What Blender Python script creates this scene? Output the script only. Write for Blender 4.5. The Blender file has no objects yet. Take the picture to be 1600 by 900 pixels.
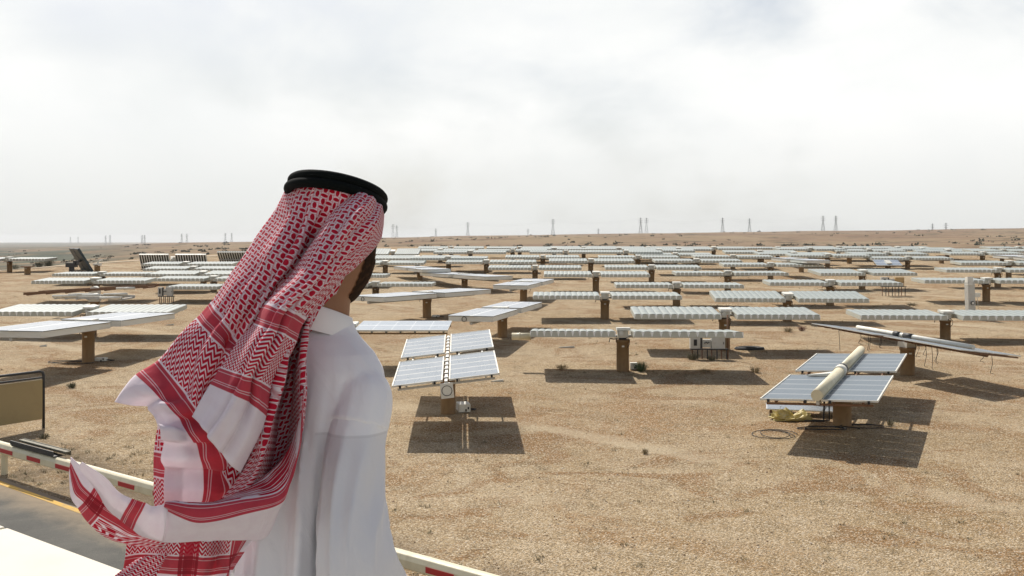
import bpy, bmesh, math, random
import numpy as np
from mathutils import Vector, Matrix, noise
random.seed(7)
rad = math.radians
S = bpy.context.scene
COL = S.collection
F = 1600 * 35 / 36.0            # focal length in photo pixels
CZ = 8.0                        # camera height above the road
HY = 374.0                      # eye level row in the photo
SL = (HY - 320.0) / F           # the field climbs gently away from the camera

# ------------------------------------------------------------------ camera
cd = bpy.data.cameras.new('camera'); cam = bpy.data.objects.new('camera', cd); COL.objects.link(cam)
cam.location = (0, 0, CZ); cam.rotation_euler = (rad(90), 0, 0)
cd.lens = 35; cd.sensor_width = 36; cd.shift_y = -(450 - HY) / 1600.0
cd.clip_start = 0.05; cd.clip_end = 60000
S.camera = cam

# ------------------------------------------------------------------ node helpers
class X:
    """tiny wrapper so that shader maths can be written as expressions"""
    def __init__(s, nt, sock): s.nt = nt; s.o = sock
    def _m(s, op, *a, clamp=False):
        n = s.nt.nodes.new('ShaderNodeMath'); n.operation = op; n.use_clamp = clamp
        for i, v in enumerate((s,) + a):
            if isinstance(v, X): s.nt.links.new(v.o, n.inputs[i])
            else: n.inputs[i].default_value = v
        return X(s.nt, n.outputs[0])
    def __add__(s, b): return s._m('ADD', b)
    def __radd__(s, b): return s._m('ADD', b)
    def __sub__(s, b): return s._m('SUBTRACT', b)
    def __rsub__(s, b): return (s * -1.0) + b
    def __mul__(s, b): return s._m('MULTIPLY', b)
    def __rmul__(s, b): return s._m('MULTIPLY', b)
    def __truediv__(s, b): return s._m('DIVIDE', b)
    def abs(s): return s._m('ABSOLUTE')
    def frac(s): return s._m('FRACT')
    def floor(s): return s._m('FLOOR')
    def mod2(s): return s._m('FLOORED_MODULO', 2.0)
    def lt(s, b): return s._m('LESS_THAN', b)
    def gt(s, b): return s._m('GREATER_THAN', b)
    def max(s, b): return s._m('MAXIMUM', b)
    def min(s, b): return s._m('MINIMUM', b)
    def clamp(s): return s._m('ADD', 0.0, clamp=True)
    def sin(s): return s._m('SINE')
    def step(s, a, b):
        n = s.nt.nodes.new('ShaderNodeMapRange'); n.interpolation_type = 'SMOOTHSTEP'
        s.nt.links.new(s.o, n.inputs['Value']); n.inputs['From Min'].default_value = a; n.inputs['From Max'].default_value = b
        return X(s.nt, n.outputs['Result'])
    def inside(s, a, b, e=0.0006): return s.step(a - e, a + e) * (1.0 - s.step(b - e, b + e))

def sep(nt, sock):
    n = nt.nodes.new('ShaderNodeSeparateXYZ'); nt.links.new(sock, n.inputs[0])
    return [X(nt, n.outputs[i]) for i in range(3)]
def comb(nt, x, y, z):
    n = nt.nodes.new('ShaderNodeCombineXYZ')
    for i, v in enumerate((x, y, z)):
        if isinstance(v, X): nt.links.new(v.o, n.inputs[i])
        else: n.inputs[i].default_value = v
    return n.outputs[0]
def mixc(nt, f, a, b, blend='MIX'):
    n = nt.nodes.new('ShaderNodeMix'); n.data_type = 'RGBA'; n.blend_type = blend
    if isinstance(f, X): nt.links.new(f.o, n.inputs[0])
    else: n.inputs[0].default_value = f
    for i, v in ((6, a), (7, b)):
        if isinstance(v, tuple): n.inputs[i].default_value = (*v, 1)
        else: nt.links.new(v, n.inputs[i])
    return n.outputs[2]
def tex_noise(nt, vec, scale, detail=4, rough=.55, dist=0.0):
    n = nt.nodes.new('ShaderNodeTexNoise'); nt.links.new(vec, n.inputs['Vector'])
    n.inputs['Scale'].default_value = scale; n.inputs['Detail'].default_value = detail
    n.inputs['Roughness'].default_value = rough; n.inputs['Distortion'].default_value = dist
    return X(nt, n.outputs['Fac'])
def tex_vor(nt, vec, scale, out='Distance', feature='F1'):
    n = nt.nodes.new('ShaderNodeTexVoronoi'); nt.links.new(vec, n.inputs['Vector']); n.feature = feature
    n.inputs['Scale'].default_value = scale
    return n.outputs[out]
def obj_coord(nt): return nt.nodes.new('ShaderNodeTexCoord').outputs['Object']
def geo_pos(nt): return nt.nodes.new('ShaderNodeNewGeometry').outputs['Position']
def bump(nt, h, dist=.01, strength=.5):
    n = nt.nodes.new('ShaderNodeBump'); n.inputs['Distance'].default_value = dist; n.inputs['Strength'].default_value = strength
    nt.links.new(h.o, n.inputs['Height']); return n.outputs[0]
def new_mat(name):
    m = bpy.data.materials.new(name); m.use_nodes = True; nt = m.node_tree
    b = nt.nodes['Principled BSDF']; return m, nt, b

# ------------------------------------------------------------------ sky, sun, exposure
SUNV = Vector((-0.36, 0.80, 1.0)).normalized()         # towards the sun
elev = math.asin(SUNV.z); azim = math.atan2(SUNV.x, SUNV.y)
W = bpy.data.worlds.new('World'); S.world = W; W.use_nodes = True
nt = W.node_tree; bg = nt.nodes['Background']
sky = nt.nodes.new('ShaderNodeTexSky'); sky.sky_type = 'NISHITA'; sky.sun_disc = False
sky.sun_elevation = elev; sky.sun_rotation = azim % (2 * math.pi); sky.dust_density = 3.0; sky.air_density = 1.0
gen = nt.nodes.new('ShaderNodeTexCoord').outputs['Generated']
gx, gy, gzz = sep(nt, gen)
cv = comb(nt, gx * 1.0, gy * 1.0, gzz * 1.7)
n1 = tex_noise(nt, cv, 3.1, 6, .55, .35)
n2 = tex_noise(nt, comb(nt, gx + 3.7, gy - 1.3, gzz * 1.9), 4.2, 5, .5, .3)
cover = (n1 * .65 + n2 * .35)
# clouds are nearly closed low down, patchy overhead where the blue comes through
def hole(az, el, wa, we, amp):
    a = (gx - math.sin(az)) / wa; e = (gzz - math.sin(el)) / we
    return (a * a + e * e)._m('MULTIPLY', -1.0)._m('EXPONENT') * amp
cover = cover - hole(.07, .235, .14, .05, .24) * n2.step(.30, .70) * .7 - hole(-.40, .20, .05, .05, .16) * n1.step(.35, .6)
cloudf = (cover - (gzz.step(.10, .75) * .22)).step(.28, .52)
tone = n2.step(.3, .72)
ccol = mixc(nt, tone, (9.3, 9.5, 9.45), (10.6, 10.6, 10.4))
ccol = mixc(nt, gzz.step(.0, .14), (8.3, 8.4, 8.15), ccol)
ccol = mixc(nt, gzz.step(.25, .8), ccol, (2.1, 2.3, 2.6))  # unseen overhead cloud dimmed to cut fill light and deepen shadows
skyc = mixc(nt, gzz.step(.0, .35), mixc(nt, .45, sky.outputs[0], (7.0, 7.6, 7.9)), sky.outputs[0])
fin = mixc(nt, cloudf, skyc, ccol)
nt.links.new(fin, bg.inputs['Color']); bg.inputs['Strength'].default_value = 0.10

sd = bpy.data.lights.new('sun', 'SUN'); sun = bpy.data.objects.new('sun', sd); COL.objects.link(sun)
sd.energy = 4.9; sd.angle = rad(0.55); sd.color = (1.0, .95, .87)
sun.rotation_euler = (-SUNV).to_track_quat('-Z', 'Y').to_euler(); sun.location = (0, 0, 60)
vs = S.view_settings
vs.view_transform = 'Standard'; vs.look = 'None'; vs.exposure = 0.0; vs.gamma = 1.0; vs.use_curve_mapping = False
S.cycles.use_denoising = True
S.cycles.max_bounces = 6; S.cycles.volume_bounces = 0; S.cycles.diffuse_bounces = 3
S.cycles.caustics_reflective = False; S.cycles.caustics_refractive = False

# ------------------------------------------------------------------ geometry helpers
def P(px, py, d): return Vector(((px - 800) / F * d, d, CZ - (py - HY) / F * d))
def G(px, py):                                   # point of the field seen at a photo position
    d = CZ * F / (py - 320.0); return Vector(((px - 800) / F * d, d, SL * d))
class MB:
    def __init__(s): s.bm = bmesh.new()
    def box(s, c, size, M=None, mi=0):
        c = Vector(c); h = Vector(size) / 2
        v = []
        for dz in (-1, 1):
            for dx, dy in ((-1, -1), (1, -1), (1, 1), (-1, 1)):
                p = c + Vector((dx * h.x, dy * h.y, dz * h.z))
                v.append(s.bm.verts.new(M @ p if M else p))
        for f in ((3, 2, 1, 0), (4, 5, 6, 7), (0, 1, 5, 4), (1, 2, 6, 5), (2, 3, 7, 6), (3, 0, 4, 7)):
            s.bm.faces.new([v[i] for i in f]).material_index = mi
        return s
    def hexa(s, b, t, mi=0):                      # 4 bottom points, 4 top points
        v = [s.bm.verts.new(p) for p in list(b) + list(t)]
        for f in ((3, 2, 1, 0), (4, 5, 6, 7), (0, 1, 5, 4), (1, 2, 6, 5), (2, 3, 7, 6), (3, 0, 4, 7)):
            s.bm.faces.new([v[i] for i in f]).material_index = mi
        return s
    def tube(s, pts, r, n=10, mi=0, caps=True, M=None):
        pts = [Vector(p) for p in pts]
        if M: pts = [M @ p for p in pts]
        rs = r if isinstance(r, (list, tuple)) else [r] * len(pts)
        prev = None; ref = None
        for i, p in enumerate(pts):
            t = (pts[min(i + 1, len(pts) - 1)] - pts[max(i - 1, 0)])
            if t.length < 1e-9: t = Vector((0, 0, 1))
            t.normalize()
            if ref is None:
                ref = t.orthogonal().normalized()
                if abs(t.z) < .9: ref = t.cross(Vector((0, 0, 1))).normalized()
            ref = (ref - t * ref.dot(t)).normalized()
            b = t.cross(ref)
            ring = [s.bm.verts.new(p + (ref * math.cos(a) + b * math.sin(a)) * rs[i]) for a in [2 * math.pi * k / n for k in range(n)]]
            if prev:
                for k in range(n):
                    f = s.bm.faces.new((prev[k], prev[(k + 1) % n], ring[(k + 1) % n], ring[k])); f.material_index = mi; f.smooth = True
            elif caps: s.bm.faces.new(list(reversed(ring))).material_index = mi
            prev = ring
        if caps: s.bm.faces.new(prev).material_index = mi
        return s
    def rings(s, rings, mi=0, cap0=True, cap1=True, closed=True, smooth=True):
        prev = None
        for rg in rings:
            cur = [s.bm.verts.new(p) for p in rg]
            if prev:
                m = len(cur)
                for k in range(m if closed else m - 1):
                    f = s.bm.faces.new((prev[k], prev[(k + 1) % m], cur[(k + 1) % m], cur[k])); f.material_index = mi; f.smooth = smooth
            elif cap0: s.bm.faces.new(list(reversed(cur))).material_index = mi
            prev = cur
        if cap1: s.bm.faces.new(prev).material_index = mi
        return s
    def build(s, name, mats, parent=None, bevel=0, recalc=True):
        if recalc: bmesh.ops.recalc_face_normals(s.bm, faces=s.bm.faces[:])
        me = bpy.data.meshes.new(name); s.bm.to_mesh(me); s.bm.free()
        for m in (mats if isinstance(mats, (list, tuple)) else [mats]): me.materials.append(m)
        o = bpy.data.objects.new(name, me); COL.objects.link(o)
        if parent: o.parent = parent
        if bevel:
            b = o.modifiers.new('bevel', 'BEVEL'); b.width = bevel; b.segments = 2; b.limit_method = 'ANGLE'
        return o
def tag(o, label=None, cat=None, group=None, kind=None):
    if label: o['label'] = label
    if cat: o['category'] = cat
    if group: o['group'] = group
    if kind: o['kind'] = kind
    return o
def empty(name, loc, rz=0, label=None, cat=None, group=None):
    o = bpy.data.objects.new(name, None); COL.objects.link(o); o.location = loc; o.rotation_euler = (0, 0, rz)
    o.empty_display_size = .3
    return tag(o, label, cat, group)

# ------------------------------------------------------------------ materials
def sand_ground():
    m, nt, b = new_mat('desert_gravel')
    p = geo_pos(nt); x, y, z = sep(nt, p)
    big = tex_noise(nt, p, .055, 5, .6, .6)
    mid = tex_noise(nt, comb(nt, x * .8, y * 1.0, z), .35, 6, .65, .8)
    red = tex_noise(nt, comb(nt, x * .8 + 40, y * .9 - 17, z), .15, 7, .66, .7)
    fine = tex_noise(nt, p, 5.5, 5, .7)
    blot = tex_noise(nt, comb(nt, x * .75 + 8, y + 31, z), .30, 6, .60, 1.1)
    mott = tex_noise(nt, comb(nt, x + 90, y - 60, z), 1.3, 5, .7, .6)
    speck = X(nt, tex_vor(nt, p, 20.0, 'Distance'))
    cell = nt.nodes.new('ShaderNodeSeparateColor'); nt.links.new(tex_vor(nt, p, 20.0, 'Color'), cell.inputs[0])
    cellr = X(nt, cell.outputs[0]); cellg = X(nt, cell.outputs[1])
    speck2 = nt.nodes.new('ShaderNodeSeparateColor'); nt.links.new(tex_vor(nt, p, 30.0, 'Color'), speck2.inputs[0])
    c2 = X(nt, speck2.outputs[0])
    base = mixc(nt, big.step(.42, .58), (.345, .243, .128), (.410, .306, .182))
    base = mixc(nt, mid.step(.42, .7) * .6, base, (.50, .385, .245))
    base = mixc(nt, red.step(.50, .64) * .8, base, (.285, .155, .058))
    base = mixc(nt, fine.step(.5, .75) * .35, base, (.23, .155, .08))
    base = mixc(nt, blot.step(.50, .59) * .9, base, (.26, .145, .058))
    base = mixc(nt, mott.step(.50, .66) * .55, base, (.20, .145, .078))
    base = mixc(nt, (1.0 - mott.step(.30, .42)) * .45, base, (.50, .42, .30))
    # gravel: light and dark stones
    base = mixc(nt, (cellr.gt(.72) * (1.0 - speck.step(.25, .45))) * .8, base, (.62, .54, .42))
    base = mixc(nt, (cellg.gt(.72) * (1.0 - speck.step(.25, .45))) * .7, base, (.12, .082, .045))
    base = mixc(nt, c2.gt(.70) * .6, base, (.14, .098, .052))
    base = mixc(nt, c2.lt(.2) * .55, base, (.62, .53, .40))
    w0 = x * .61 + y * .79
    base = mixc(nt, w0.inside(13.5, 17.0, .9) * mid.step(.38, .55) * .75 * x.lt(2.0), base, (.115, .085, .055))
    # faint vehicle tracks, roughly parallel with the road
    w = (x * .61 + y * .79)
    tr = ((w * .9 + mid * 1.6).sin().step(.80, 1.0)) * tex_noise(nt, p, .045, 3).step(.5, .62)
    base = mixc(nt, tr * .6, base, (.50, .41, .28))
    nt.links.new(base, b.inputs['Base Color']); b.inputs['Roughness'].default_value = .95; b.inputs['Specular IOR Level'].default_value = .15
    h = speck * -.5 + fine * .9 + c2 * .25
    nt.links.new(bump(nt, h, .05, 1.0), b.inputs['Normal'])
    return m
def hill_mat():
    m, nt, b = new_mat('desert_hills')
    p = geo_pos(nt); x, y, z = sep(nt, p)
    q = comb(nt, x, y * 1.6, z * 6.0)
    big = tex_noise(nt, q, .0035, 6, .6, .6)
    mid = tex_noise(nt, comb(nt, x, y * .7, z * 4.0), .016, 6, .65, .4)
    scr = tex_noise(nt, comb(nt, x + 900, y * .8, z * 3.0), .03, 6, .75, .2)
    base = mixc(nt, big.step(.38, .62), (.225, .155, .10), (.27, .205, .13))
    base = mixc(nt, mid.step(.45, .72) * .7, base, (.17, .105, .075))
    base = mixc(nt, scr.step(.53, .62) * .8, base, (.075, .065, .04))
    left = 1.0 - (x / y.max(1.0)).step(-.46, -.34)
    base = mixc(nt, left * y.step(260, 520) * tex_noise(nt, q, .006, 4).step(.40, .52) * .85, base, (.065, .085, .065))
    nt.links.new(base, b.inputs['Base Color']); b.inputs['Roughness'].default_value = 1.0; b.inputs['Specular IOR Level'].default_value = .05
    nt.links.new(bump(nt, mid + scr * .6, 4.0, .7), b.inputs['Normal'])
    return m
def plain(name, col, rough=.6, metal=0.0, dirt=None, dscale=6.0, damt=.5, spec=.5, bmp=0, coat=0):
    m, nt, b = new_mat(name)
    p = obj_coord(nt)
    if dirt:
        n = tex_noise(nt, p, dscale, 5, .65, .4)
        base = mixc(nt, n.step(.42, .75) * damt, col, dirt)
        nt.links.new(base, b.inputs['Base Color'])
        nt.links.new((n * .35 + (rough - .12)).o, b.inputs['Roughness'])
    else:
        b.inputs['Base Color'].default_value = (*col, 1); b.inputs['Roughness'].default_value = rough
    b.inputs['Metallic'].default_value = metal; b.inputs['Specular IOR Level'].default_value = spec
    if bmp: nt.links.new(bump(nt, tex_noise(nt, p, dscale * 4, 4), bmp, .5), b.inputs['Normal'])
    return m
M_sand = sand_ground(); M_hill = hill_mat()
M_white = plain('dusty_white_paint', (.70, .69, .62), .5, 0, (.50, .44, .34), 2.5, .6)
M_cream = plain('cream_paint', (.66, .60, .42), .45, 0, (.5, .42, .28), 3.0, .5)
M_brown = plain('tan_pedestal_paint', (.235, .145, .062), .6, 0, (.17, .095, .04), 3.0, .7)
M_dark = plain('dark_steel', (.035, .037, .04), .5, .3, (.10, .08, .06), 5.0, .5)
M_black = plain('black_rubber', (.018, .018, .018), .7)
M_rust = plain('rusty_steel', (.20, .11, .06), .8, .1, (.10, .05, .03), 8.0, .8)
M_galv = plain('galvanised_steel', (.45, .45, .43), .45, .5, (.30, .26, .20), 4.0, .5)
M_grey = plain('grey_cabinet_paint', (.52, .52, .48), .55, 0, (.40, .35, .27), 4.0, .5)
M_lensframe = plain('lens_frame', (.16, .18, .17), .55, .2)
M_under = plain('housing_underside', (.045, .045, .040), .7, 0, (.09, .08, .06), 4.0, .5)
def lens_mat():
    m, nt, b = new_mat('fresnel_lens_sheet')
    p = obj_coord(nt)
    n = tex_noise(nt, p, 3.0, 5, .6)
    base = mixc(nt, n.step(.4, .7) * .6, (.27, .31, .29), (.38, .39, .34))
    nt.links.new(base, b.inputs['Base Color']); nt.links.new((n * .3 + .22).o, b.inputs['Roughness'])
    return m
M_lens = lens_mat()
def pv_mat(name='photovoltaic_cells', tint=(.19, .225, .265), nx=1, ny=1, line=(.78, .79, .78), rough=.16, spec=.6):
    """uses UVs 0..1 over a panel: nx by ny modules with pale frames, fine cells inside"""
    m, nt, b = new_mat(name)
    uv = nt.nodes.new('ShaderNodeUVMap').outputs[0]; u, v, _ = sep(nt, uv)
    fu = (u * nx).frac(); fv = (v * ny).frac()
    eu = (fu - .5).abs().gt(.485); ev = (fv - .5).abs().gt(.455)
    cu = ((u * nx * 12).frac() - .5).abs().gt(.47); cvv = ((v * ny * 3).frac() - .5).abs().gt(.46)
    n = tex_noise(nt, obj_coord(nt), 2.2, 5, .6)
    base = mixc(nt, n.step(.3, .75) * .14, tint, (.33, .35, .36))
    base = mixc(nt, cu.max(cvv) * .12, base, (.5, .52, .52))
    base = mixc(nt, ev.max(eu * .8) * .85, base, line)
    nt.links.new(base, b.inputs['Base Color']); nt.links.new((n * .25 + rough).o, b.inputs['Roughness'])
    b.inputs['Specular IOR Level'].default_value = spec
    return m
M_pv = pv_mat()
M_pvblue = pv_mat('blue_grey_photovoltaic_cells', (.13, .162, .19), rough=.32, spec=.3, line=(.42, .46, .50))
M_pvw = pv_mat('dusty_photovoltaic_cells', (.33, .36, .40), 6, 2)
M_pvthin = pv_mat('pale_photovoltaic_cells', (.30, .35, .41), 5, 2)
M_pvdark = plain('dark_photovoltaic_back', (.035, .045, .045), .5, 0, (.09, .09, .07), 3.0, .6)

def asphalt():
    m, nt, b = new_mat('worn_asphalt')
    p = geo_pos(nt)
    n = tex_noise(nt, p, .7, 6, .65, .5); f = tex_noise(nt, p, 38.0, 3, .7)
    base = mixc(nt, n.step(.35, .7), (.085, .083, .075), (.125, .12, .105))
    base = mixc(nt, f.step(.45, .7) * .4, base, (.19, .18, .155))
    x, y, z = sep(nt, p); w = x * .61 + y * .79
    dust = (w + n * 1.6).step(13.2, 14.6)
    base = mixc(nt, dust * .6, base, (.40, .30, .19))
    nt.links.new(base, b.inputs['Base Color']); b.inputs['Roughness'].default_value = .9; b.inputs['Specular IOR Level'].default_value = .2
    nt.links.new(bump(nt, f, .01, .6), b.inputs['Normal'])
    return m
def yellow():
    m, nt, b = new_mat('worn_yellow_line')
    p = geo_pos(nt); n = tex_noise(nt, p, 3.0, 6, .7)
    base = mixc(nt, n.step(.45, .66) * .7, (.60, .36, .06), (.38, .27, .13))
    nt.links.new(base, b.inputs['Base Color']); b.inputs['Roughness'].default_value = .85
    return m
M_coping = plain('white_coping', (.68, .63, .51), .7, 0, (.58, .53, .43), 1.6, .5)
M_wall = plain('rendered_wall', (.58, .52, .42), .85, 0, (.48, .42, .33), 1.2, .5)

# ------------------------------------------------------------------ terrain
E = Vector((.79, -.613, 0)).normalized()          # along the road, barrier and building edge
NN = Vector((.613, .79, 0)).normalized()          # away from the building, across the road
rng = np.random.default_rng(3)
waves = [(rng.uniform(3.5, 14), rng.uniform(0, 6.28), rng.uniform(0, 6.28)) for _ in range(26)]
hw = [(rng.uniform(70, 500), rng.uniform(0, 6.28), rng.uniform(0, 6.28)) for _ in range(30)]
RIDGE_PX = [-1200, -200, 0, 150, 250, 330, 400, 600, 750, 900, 1150, 1350, 1600, 1900, 2800]
RIDGE_Y = [388, 392, 391, 386, 381, 379.5, 378.5, 371.5, 369, 366, 363, 361, 358.5, 356, 356]
def terrain(x, y):
    x = np.asarray(x, float); y = np.asarray(y, float)
    z = SL * np.clip(y, -40, 188)
    b = np.zeros_like(x)
    for L, a, ph in waves: b += np.sin((x * math.cos(a) + y * math.sin(a)) * 2 * math.pi / L + ph) * L / 14
    nperp = x * NN.x + y * NN.y
    k = np.clip((nperp - 15.5) / 4, 0, 1)
    z = z + b * .010 * k
    r = np.hypot(x, y); yy = np.maximum(y, 1.0)
    px = 800 + F * np.clip(x / yy, -1.3, 1.3)
    px = np.where(y < 1, 800 + F * 1.3 * np.sign(x), px)
    zr = CZ + (HY - np.interp(px, RIDGE_PX, RIDGE_Y)) / F * 2200
    val = np.interp(px, [-400, 0, 120, 260, 420, 2000], [-9, -8, -6, -1.5, 2.5, 3.5])
    edge = np.interp(px, [-600, 0, 360, 520], [105, 124, 160, 190])
    z = np.minimum(z, SL * np.clip(edge + 4, 0, 188) + b * .01)
    t = np.clip((r - edge) / 170, 0, 1); t = t * t * (3 - 2 * t)
    far = np.clip((r - 420) / 1780, 0, 1); far = far ** 1.15
    zz = val + (zr - val) * far
    h = np.zeros_like(x)
    for L, a, ph in hw: h += np.sin((x * math.cos(a) + y * math.sin(a)) * 2 * math.pi / L + ph) * L / 500
    zz = zz + h * np.clip((r - 300) / 700, 0, 1) * .55 * np.clip(1.6 - r / 2200, .12, 1)
    f2 = np.clip((r - 2600) / 2600, 0, 1); f2 = f2 * f2 * (3 - 2 * f2)
    zz = zz * (1 - f2) + f2 * np.interp(r, [3000, 9000, 14000], [-24, -27, -32])
    front = np.clip((y + 40) / 120, 0, 1)
    mix = t * front
    return z * (1 - mix) + zz * mix
def zt(x, y): return float(terrain(np.array([x]), np.array([y]))[0])
def polar(name, rr, mat):
    az = np.concatenate([np.arange(-180, -38, 4.0), np.arange(-38, 38, .35), np.arange(38, 180, 4.0)])
    A, R = np.meshgrid(np.radians(az), rr)
    x = R * np.sin(A); y = R * np.cos(A); z = terrain(x, y)
    n, m = x.shape
    co = np.stack([x, y, z], -1).reshape(-1, 3)
    i = np.arange(n - 1)[:, None]; j = np.arange(m)[None, :]; j2 = (j + 1) % m
    f = np.stack([i * m + j, i * m + j2, (i + 1) * m + j2, (i + 1) * m + j], -1).reshape(-1, 4)
    me = bpy.data.meshes.new(name); me.from_pydata(co.tolist(), [], f[:, ::-1].tolist())
    me.polygons.foreach_set('use_smooth', [True] * len(me.polygons)); me.materials.append(mat); me.update()
    o = bpy.data.objects.new(name, me); COL.objects.link(o); o['kind'] = 'structure'
    return o
r1 = np.concatenate([[.05, 3, 6, 9], np.arange(12, 60, .4), np.geomspace(60, 200, 170)])
r2 = np.concatenate([[r1[-1]], np.geomspace(r1[-1] * 1.01, 14000, 330)])
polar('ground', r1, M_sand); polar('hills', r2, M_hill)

def strip(name, n0, n1, l0, l1, dz, mat, step=2.0):
    bm = bmesh.new(); rows = []
    k = int((l1 - l0) / step)
    for i in range(k + 1):
        l = l0 + (l1 - l0) * i / k
        row = []
        for n in (n0, n1):
            p = E * l + NN * n; row.append(bm.verts.new((p.x, p.y, SL * max(-40, p.y) + dz)))
        rows.append(row)
    for a, b in zip(rows, rows[1:]): bm.faces.new((a[0], b[0], b[1], a[1]))
    bmesh.ops.recalc_face_normals(bm, faces=bm.faces[:])
    for f in bm.faces:
        if f.normal.z < 0: f.normal_flip()
    me = bpy.data.meshes.new(name); bm.to_mesh(me); bm.free(); me.materials.append(mat)
    o = bpy.data.objects.new(name, me); COL.objects.link(o); o['kind'] = 'structure'; return o
strip('road', -30, 13.85, -70, 70, .006, asphalt())
strip('road_edge_line', 13.50, 13.68, -70, 70, .012, yellow())
# pale dirt track crossing behind the field on the left
bm = bmesh.new(); prev = None
ta, tb = G(-260, 436), G(400, 395.5)
for i in range(81):
    t = i / 80; c = ta.lerp(tb, t); w = 1.9 + .3 * math.sin(i * .9)
    c.y += 1.6 * math.sin(t * 5)
    a, b_ = Vector((c.x, c.y - w, 0)), Vector((c.x, c.y + w, 0))
    row = [bm.verts.new((q.x, q.y, zt(q.x, q.y) + .06)) for q in (a, b_)]
    if prev: bm.faces.new((prev[0], row[0], row[1], prev[1]))
    prev = row
me = bpy.data.meshes.new('dirt_track'); bm.to_mesh(me); bm.free(); me.materials.append(plain('pale_track_dust', (.50, .40, .28), .95, 0, (.42, .32, .21), .5, .5))
o = bpy.data.objects.new('dirt_track', me); COL.objects.link(o); o['kind'] = 'structure'

# ------------------------------------------------------------------ building under the viewer: roof terrace with low coping
B = empty('building', (0, 0, 0), 0, 'rendered building with a flat roof terrace edged by smooth white coping slabs', 'building')
MBld = Matrix(((E.x, NN.x, 0, 0), (E.y, NN.y, 0, 0), (0, 0, 1, 0), (0, 0, 0, 1)))
NE = 2.07; LE0, LE1 = -9.0, 6.0; DECK = CZ - 1.66; CT = CZ - 1.25
b = MB(); b.box(((LE0 + LE1) / 2, (-8 + NE - .06) / 2 - .0, (DECK - .6) / 2 - .3), (LE1 - LE0, NE - .06 + 8, DECK - .0), MBld); b.build('wall', M_wall, B)
b = MB(); b.box(((LE0 + LE1) / 2, (-8 + NE - .4) / 2, DECK - .3), (LE1 - LE0 - .02, NE - .4 + 8 - .02, .6), MBld); b.build('roof_deck', plain('grey_deck_tiles', (.36, .34, .30), .85, 0, (.28, .25, .2), 2.0, .5), B)
b = MB(); b.box(((LE0 + LE1) / 2, NE - .22, (DECK - .6 + CT - .07) / 2), (LE1 - LE0, .30, CT - .07 - DECK + .6), MBld); b.build('parapet', M_wall, B)
l = LE0
pj = P(13, 823, 1.25 * F / (823 - HY)); lj = pj.x * E.x + pj.y * E.y
l = lj - 1.2 * math.ceil((lj - LE0) / 1.2)
while l < LE1:
    b = MB(); b.box((l + .6, NE - .21, CT - .035), (1.176, .42, .07), MBld); b.build('coping_slab', M_coping, B, bevel=.006)
    l += 1.2
for k in range(4):
    b = MB(); b.box((LE0 + 2.2 + k * 3.4, NE - .05, 3.6), (1.5, .06, 1.4), MBld); w = b.build('window', M_galv, B)
    b = MB(); b.box((LE0 + 2.2 + k * 3.4, NE - .01, 3.6), (1.38, .03, 1.28), MBld); b.build('pane', plain('dark_window_glass', (.03, .04, .05), .08), w)

# ------------------------------------------------------------------ solar arrays
ARR = []       # remembers what was built for label counts
def module_mesh():
    """one trough module in unit size: x 0..1 wide, y -.5..5 deep, z in metres with the lens sheet on top"""
    bm = bmesh.new()
    xs = [0, .06, .13, .22, .36, .5, .64, .78, .87, .94, 1]; ys = [-.5, -.18, -.165, .165, .18, .5]
    h = .25; c = .012
    def zx(x): return .032 * (1 - (2 * x - 1) ** 2)
    def fy(x):
        e = abs(x - .5); return -.5 + c * max(0, (e - .28) / .22)
    g = []
    for x in xs:
        g.append([bm.verts.new((x, (fy(x) if y == -.5 else y), zx(x))) for y in ys])
    for i in range(len(xs) - 1):
        for j in range(len(ys) - 1):
            f = bm.faces.new((g[i][j], g[i + 1][j], g[i + 1][j + 1], g[i][j + 1]))
            f.material_index = 2 if (i in (0, 9) or j in (1, 3)) else 0
    lo = [bm.verts.new((x, -.5, -h)) for x in (0, .22, .78, 1)]
    bk = [bm.verts.new((x, .5, -h)) for x in (0, 1)]
    fr = [g[i][0] for i in range(len(xs))]
    def F_(vs, mi=1): bm.faces.new(vs).material_index = mi
    # slanted corner facets, then the flat front
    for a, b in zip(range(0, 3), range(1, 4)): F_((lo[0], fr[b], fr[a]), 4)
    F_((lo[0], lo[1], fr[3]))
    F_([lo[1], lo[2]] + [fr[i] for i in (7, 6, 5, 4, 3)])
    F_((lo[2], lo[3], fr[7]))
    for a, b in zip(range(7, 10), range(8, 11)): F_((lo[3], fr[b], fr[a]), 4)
    # dark rim under the front edge of the lens sheet
    for a, b in zip(range(2, 8), range(3, 9)):
        F_([bm.verts.new(q) for q in (fr[a].co + Vector((0, -.0012, 0)), fr[b].co + Vector((0, -.0012, 0)), fr[b].co + Vector((0, -.0012, -.022)), fr[a].co + Vector((0, -.0012, -.022)))], 2)
    F_([bk[1], bk[0]] + [g[i][-1] for i in range(len(xs))])
    F_([bk[0], lo[0]] + [g[0][j] for j in range(len(ys))]); F_([lo[3], bk[1]] + [g[10][j] for j in reversed(range(len(ys)))])
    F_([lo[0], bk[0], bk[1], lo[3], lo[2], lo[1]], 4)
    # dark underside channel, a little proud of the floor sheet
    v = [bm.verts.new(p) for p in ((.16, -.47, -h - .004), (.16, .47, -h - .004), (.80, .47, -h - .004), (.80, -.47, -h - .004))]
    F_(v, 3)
    bmesh.ops.recalc_face_normals(bm, faces=bm.faces[:])
    return bm
def mesh_from(bm, name, mats):
    me = bpy.data.meshes.new(name); bm.to_mesh(me)
    for m in mats: me.materials.append(m)
    return me
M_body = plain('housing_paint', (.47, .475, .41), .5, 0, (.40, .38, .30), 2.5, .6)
M_litfacet_rib = plain('lit_facet_and_rib_white', (.84, .84, .80), .45, 0, (.6, .55, .45), 2.5, .4)  # corner facets' catch of sky light painted in as white; also the rib colour
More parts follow.
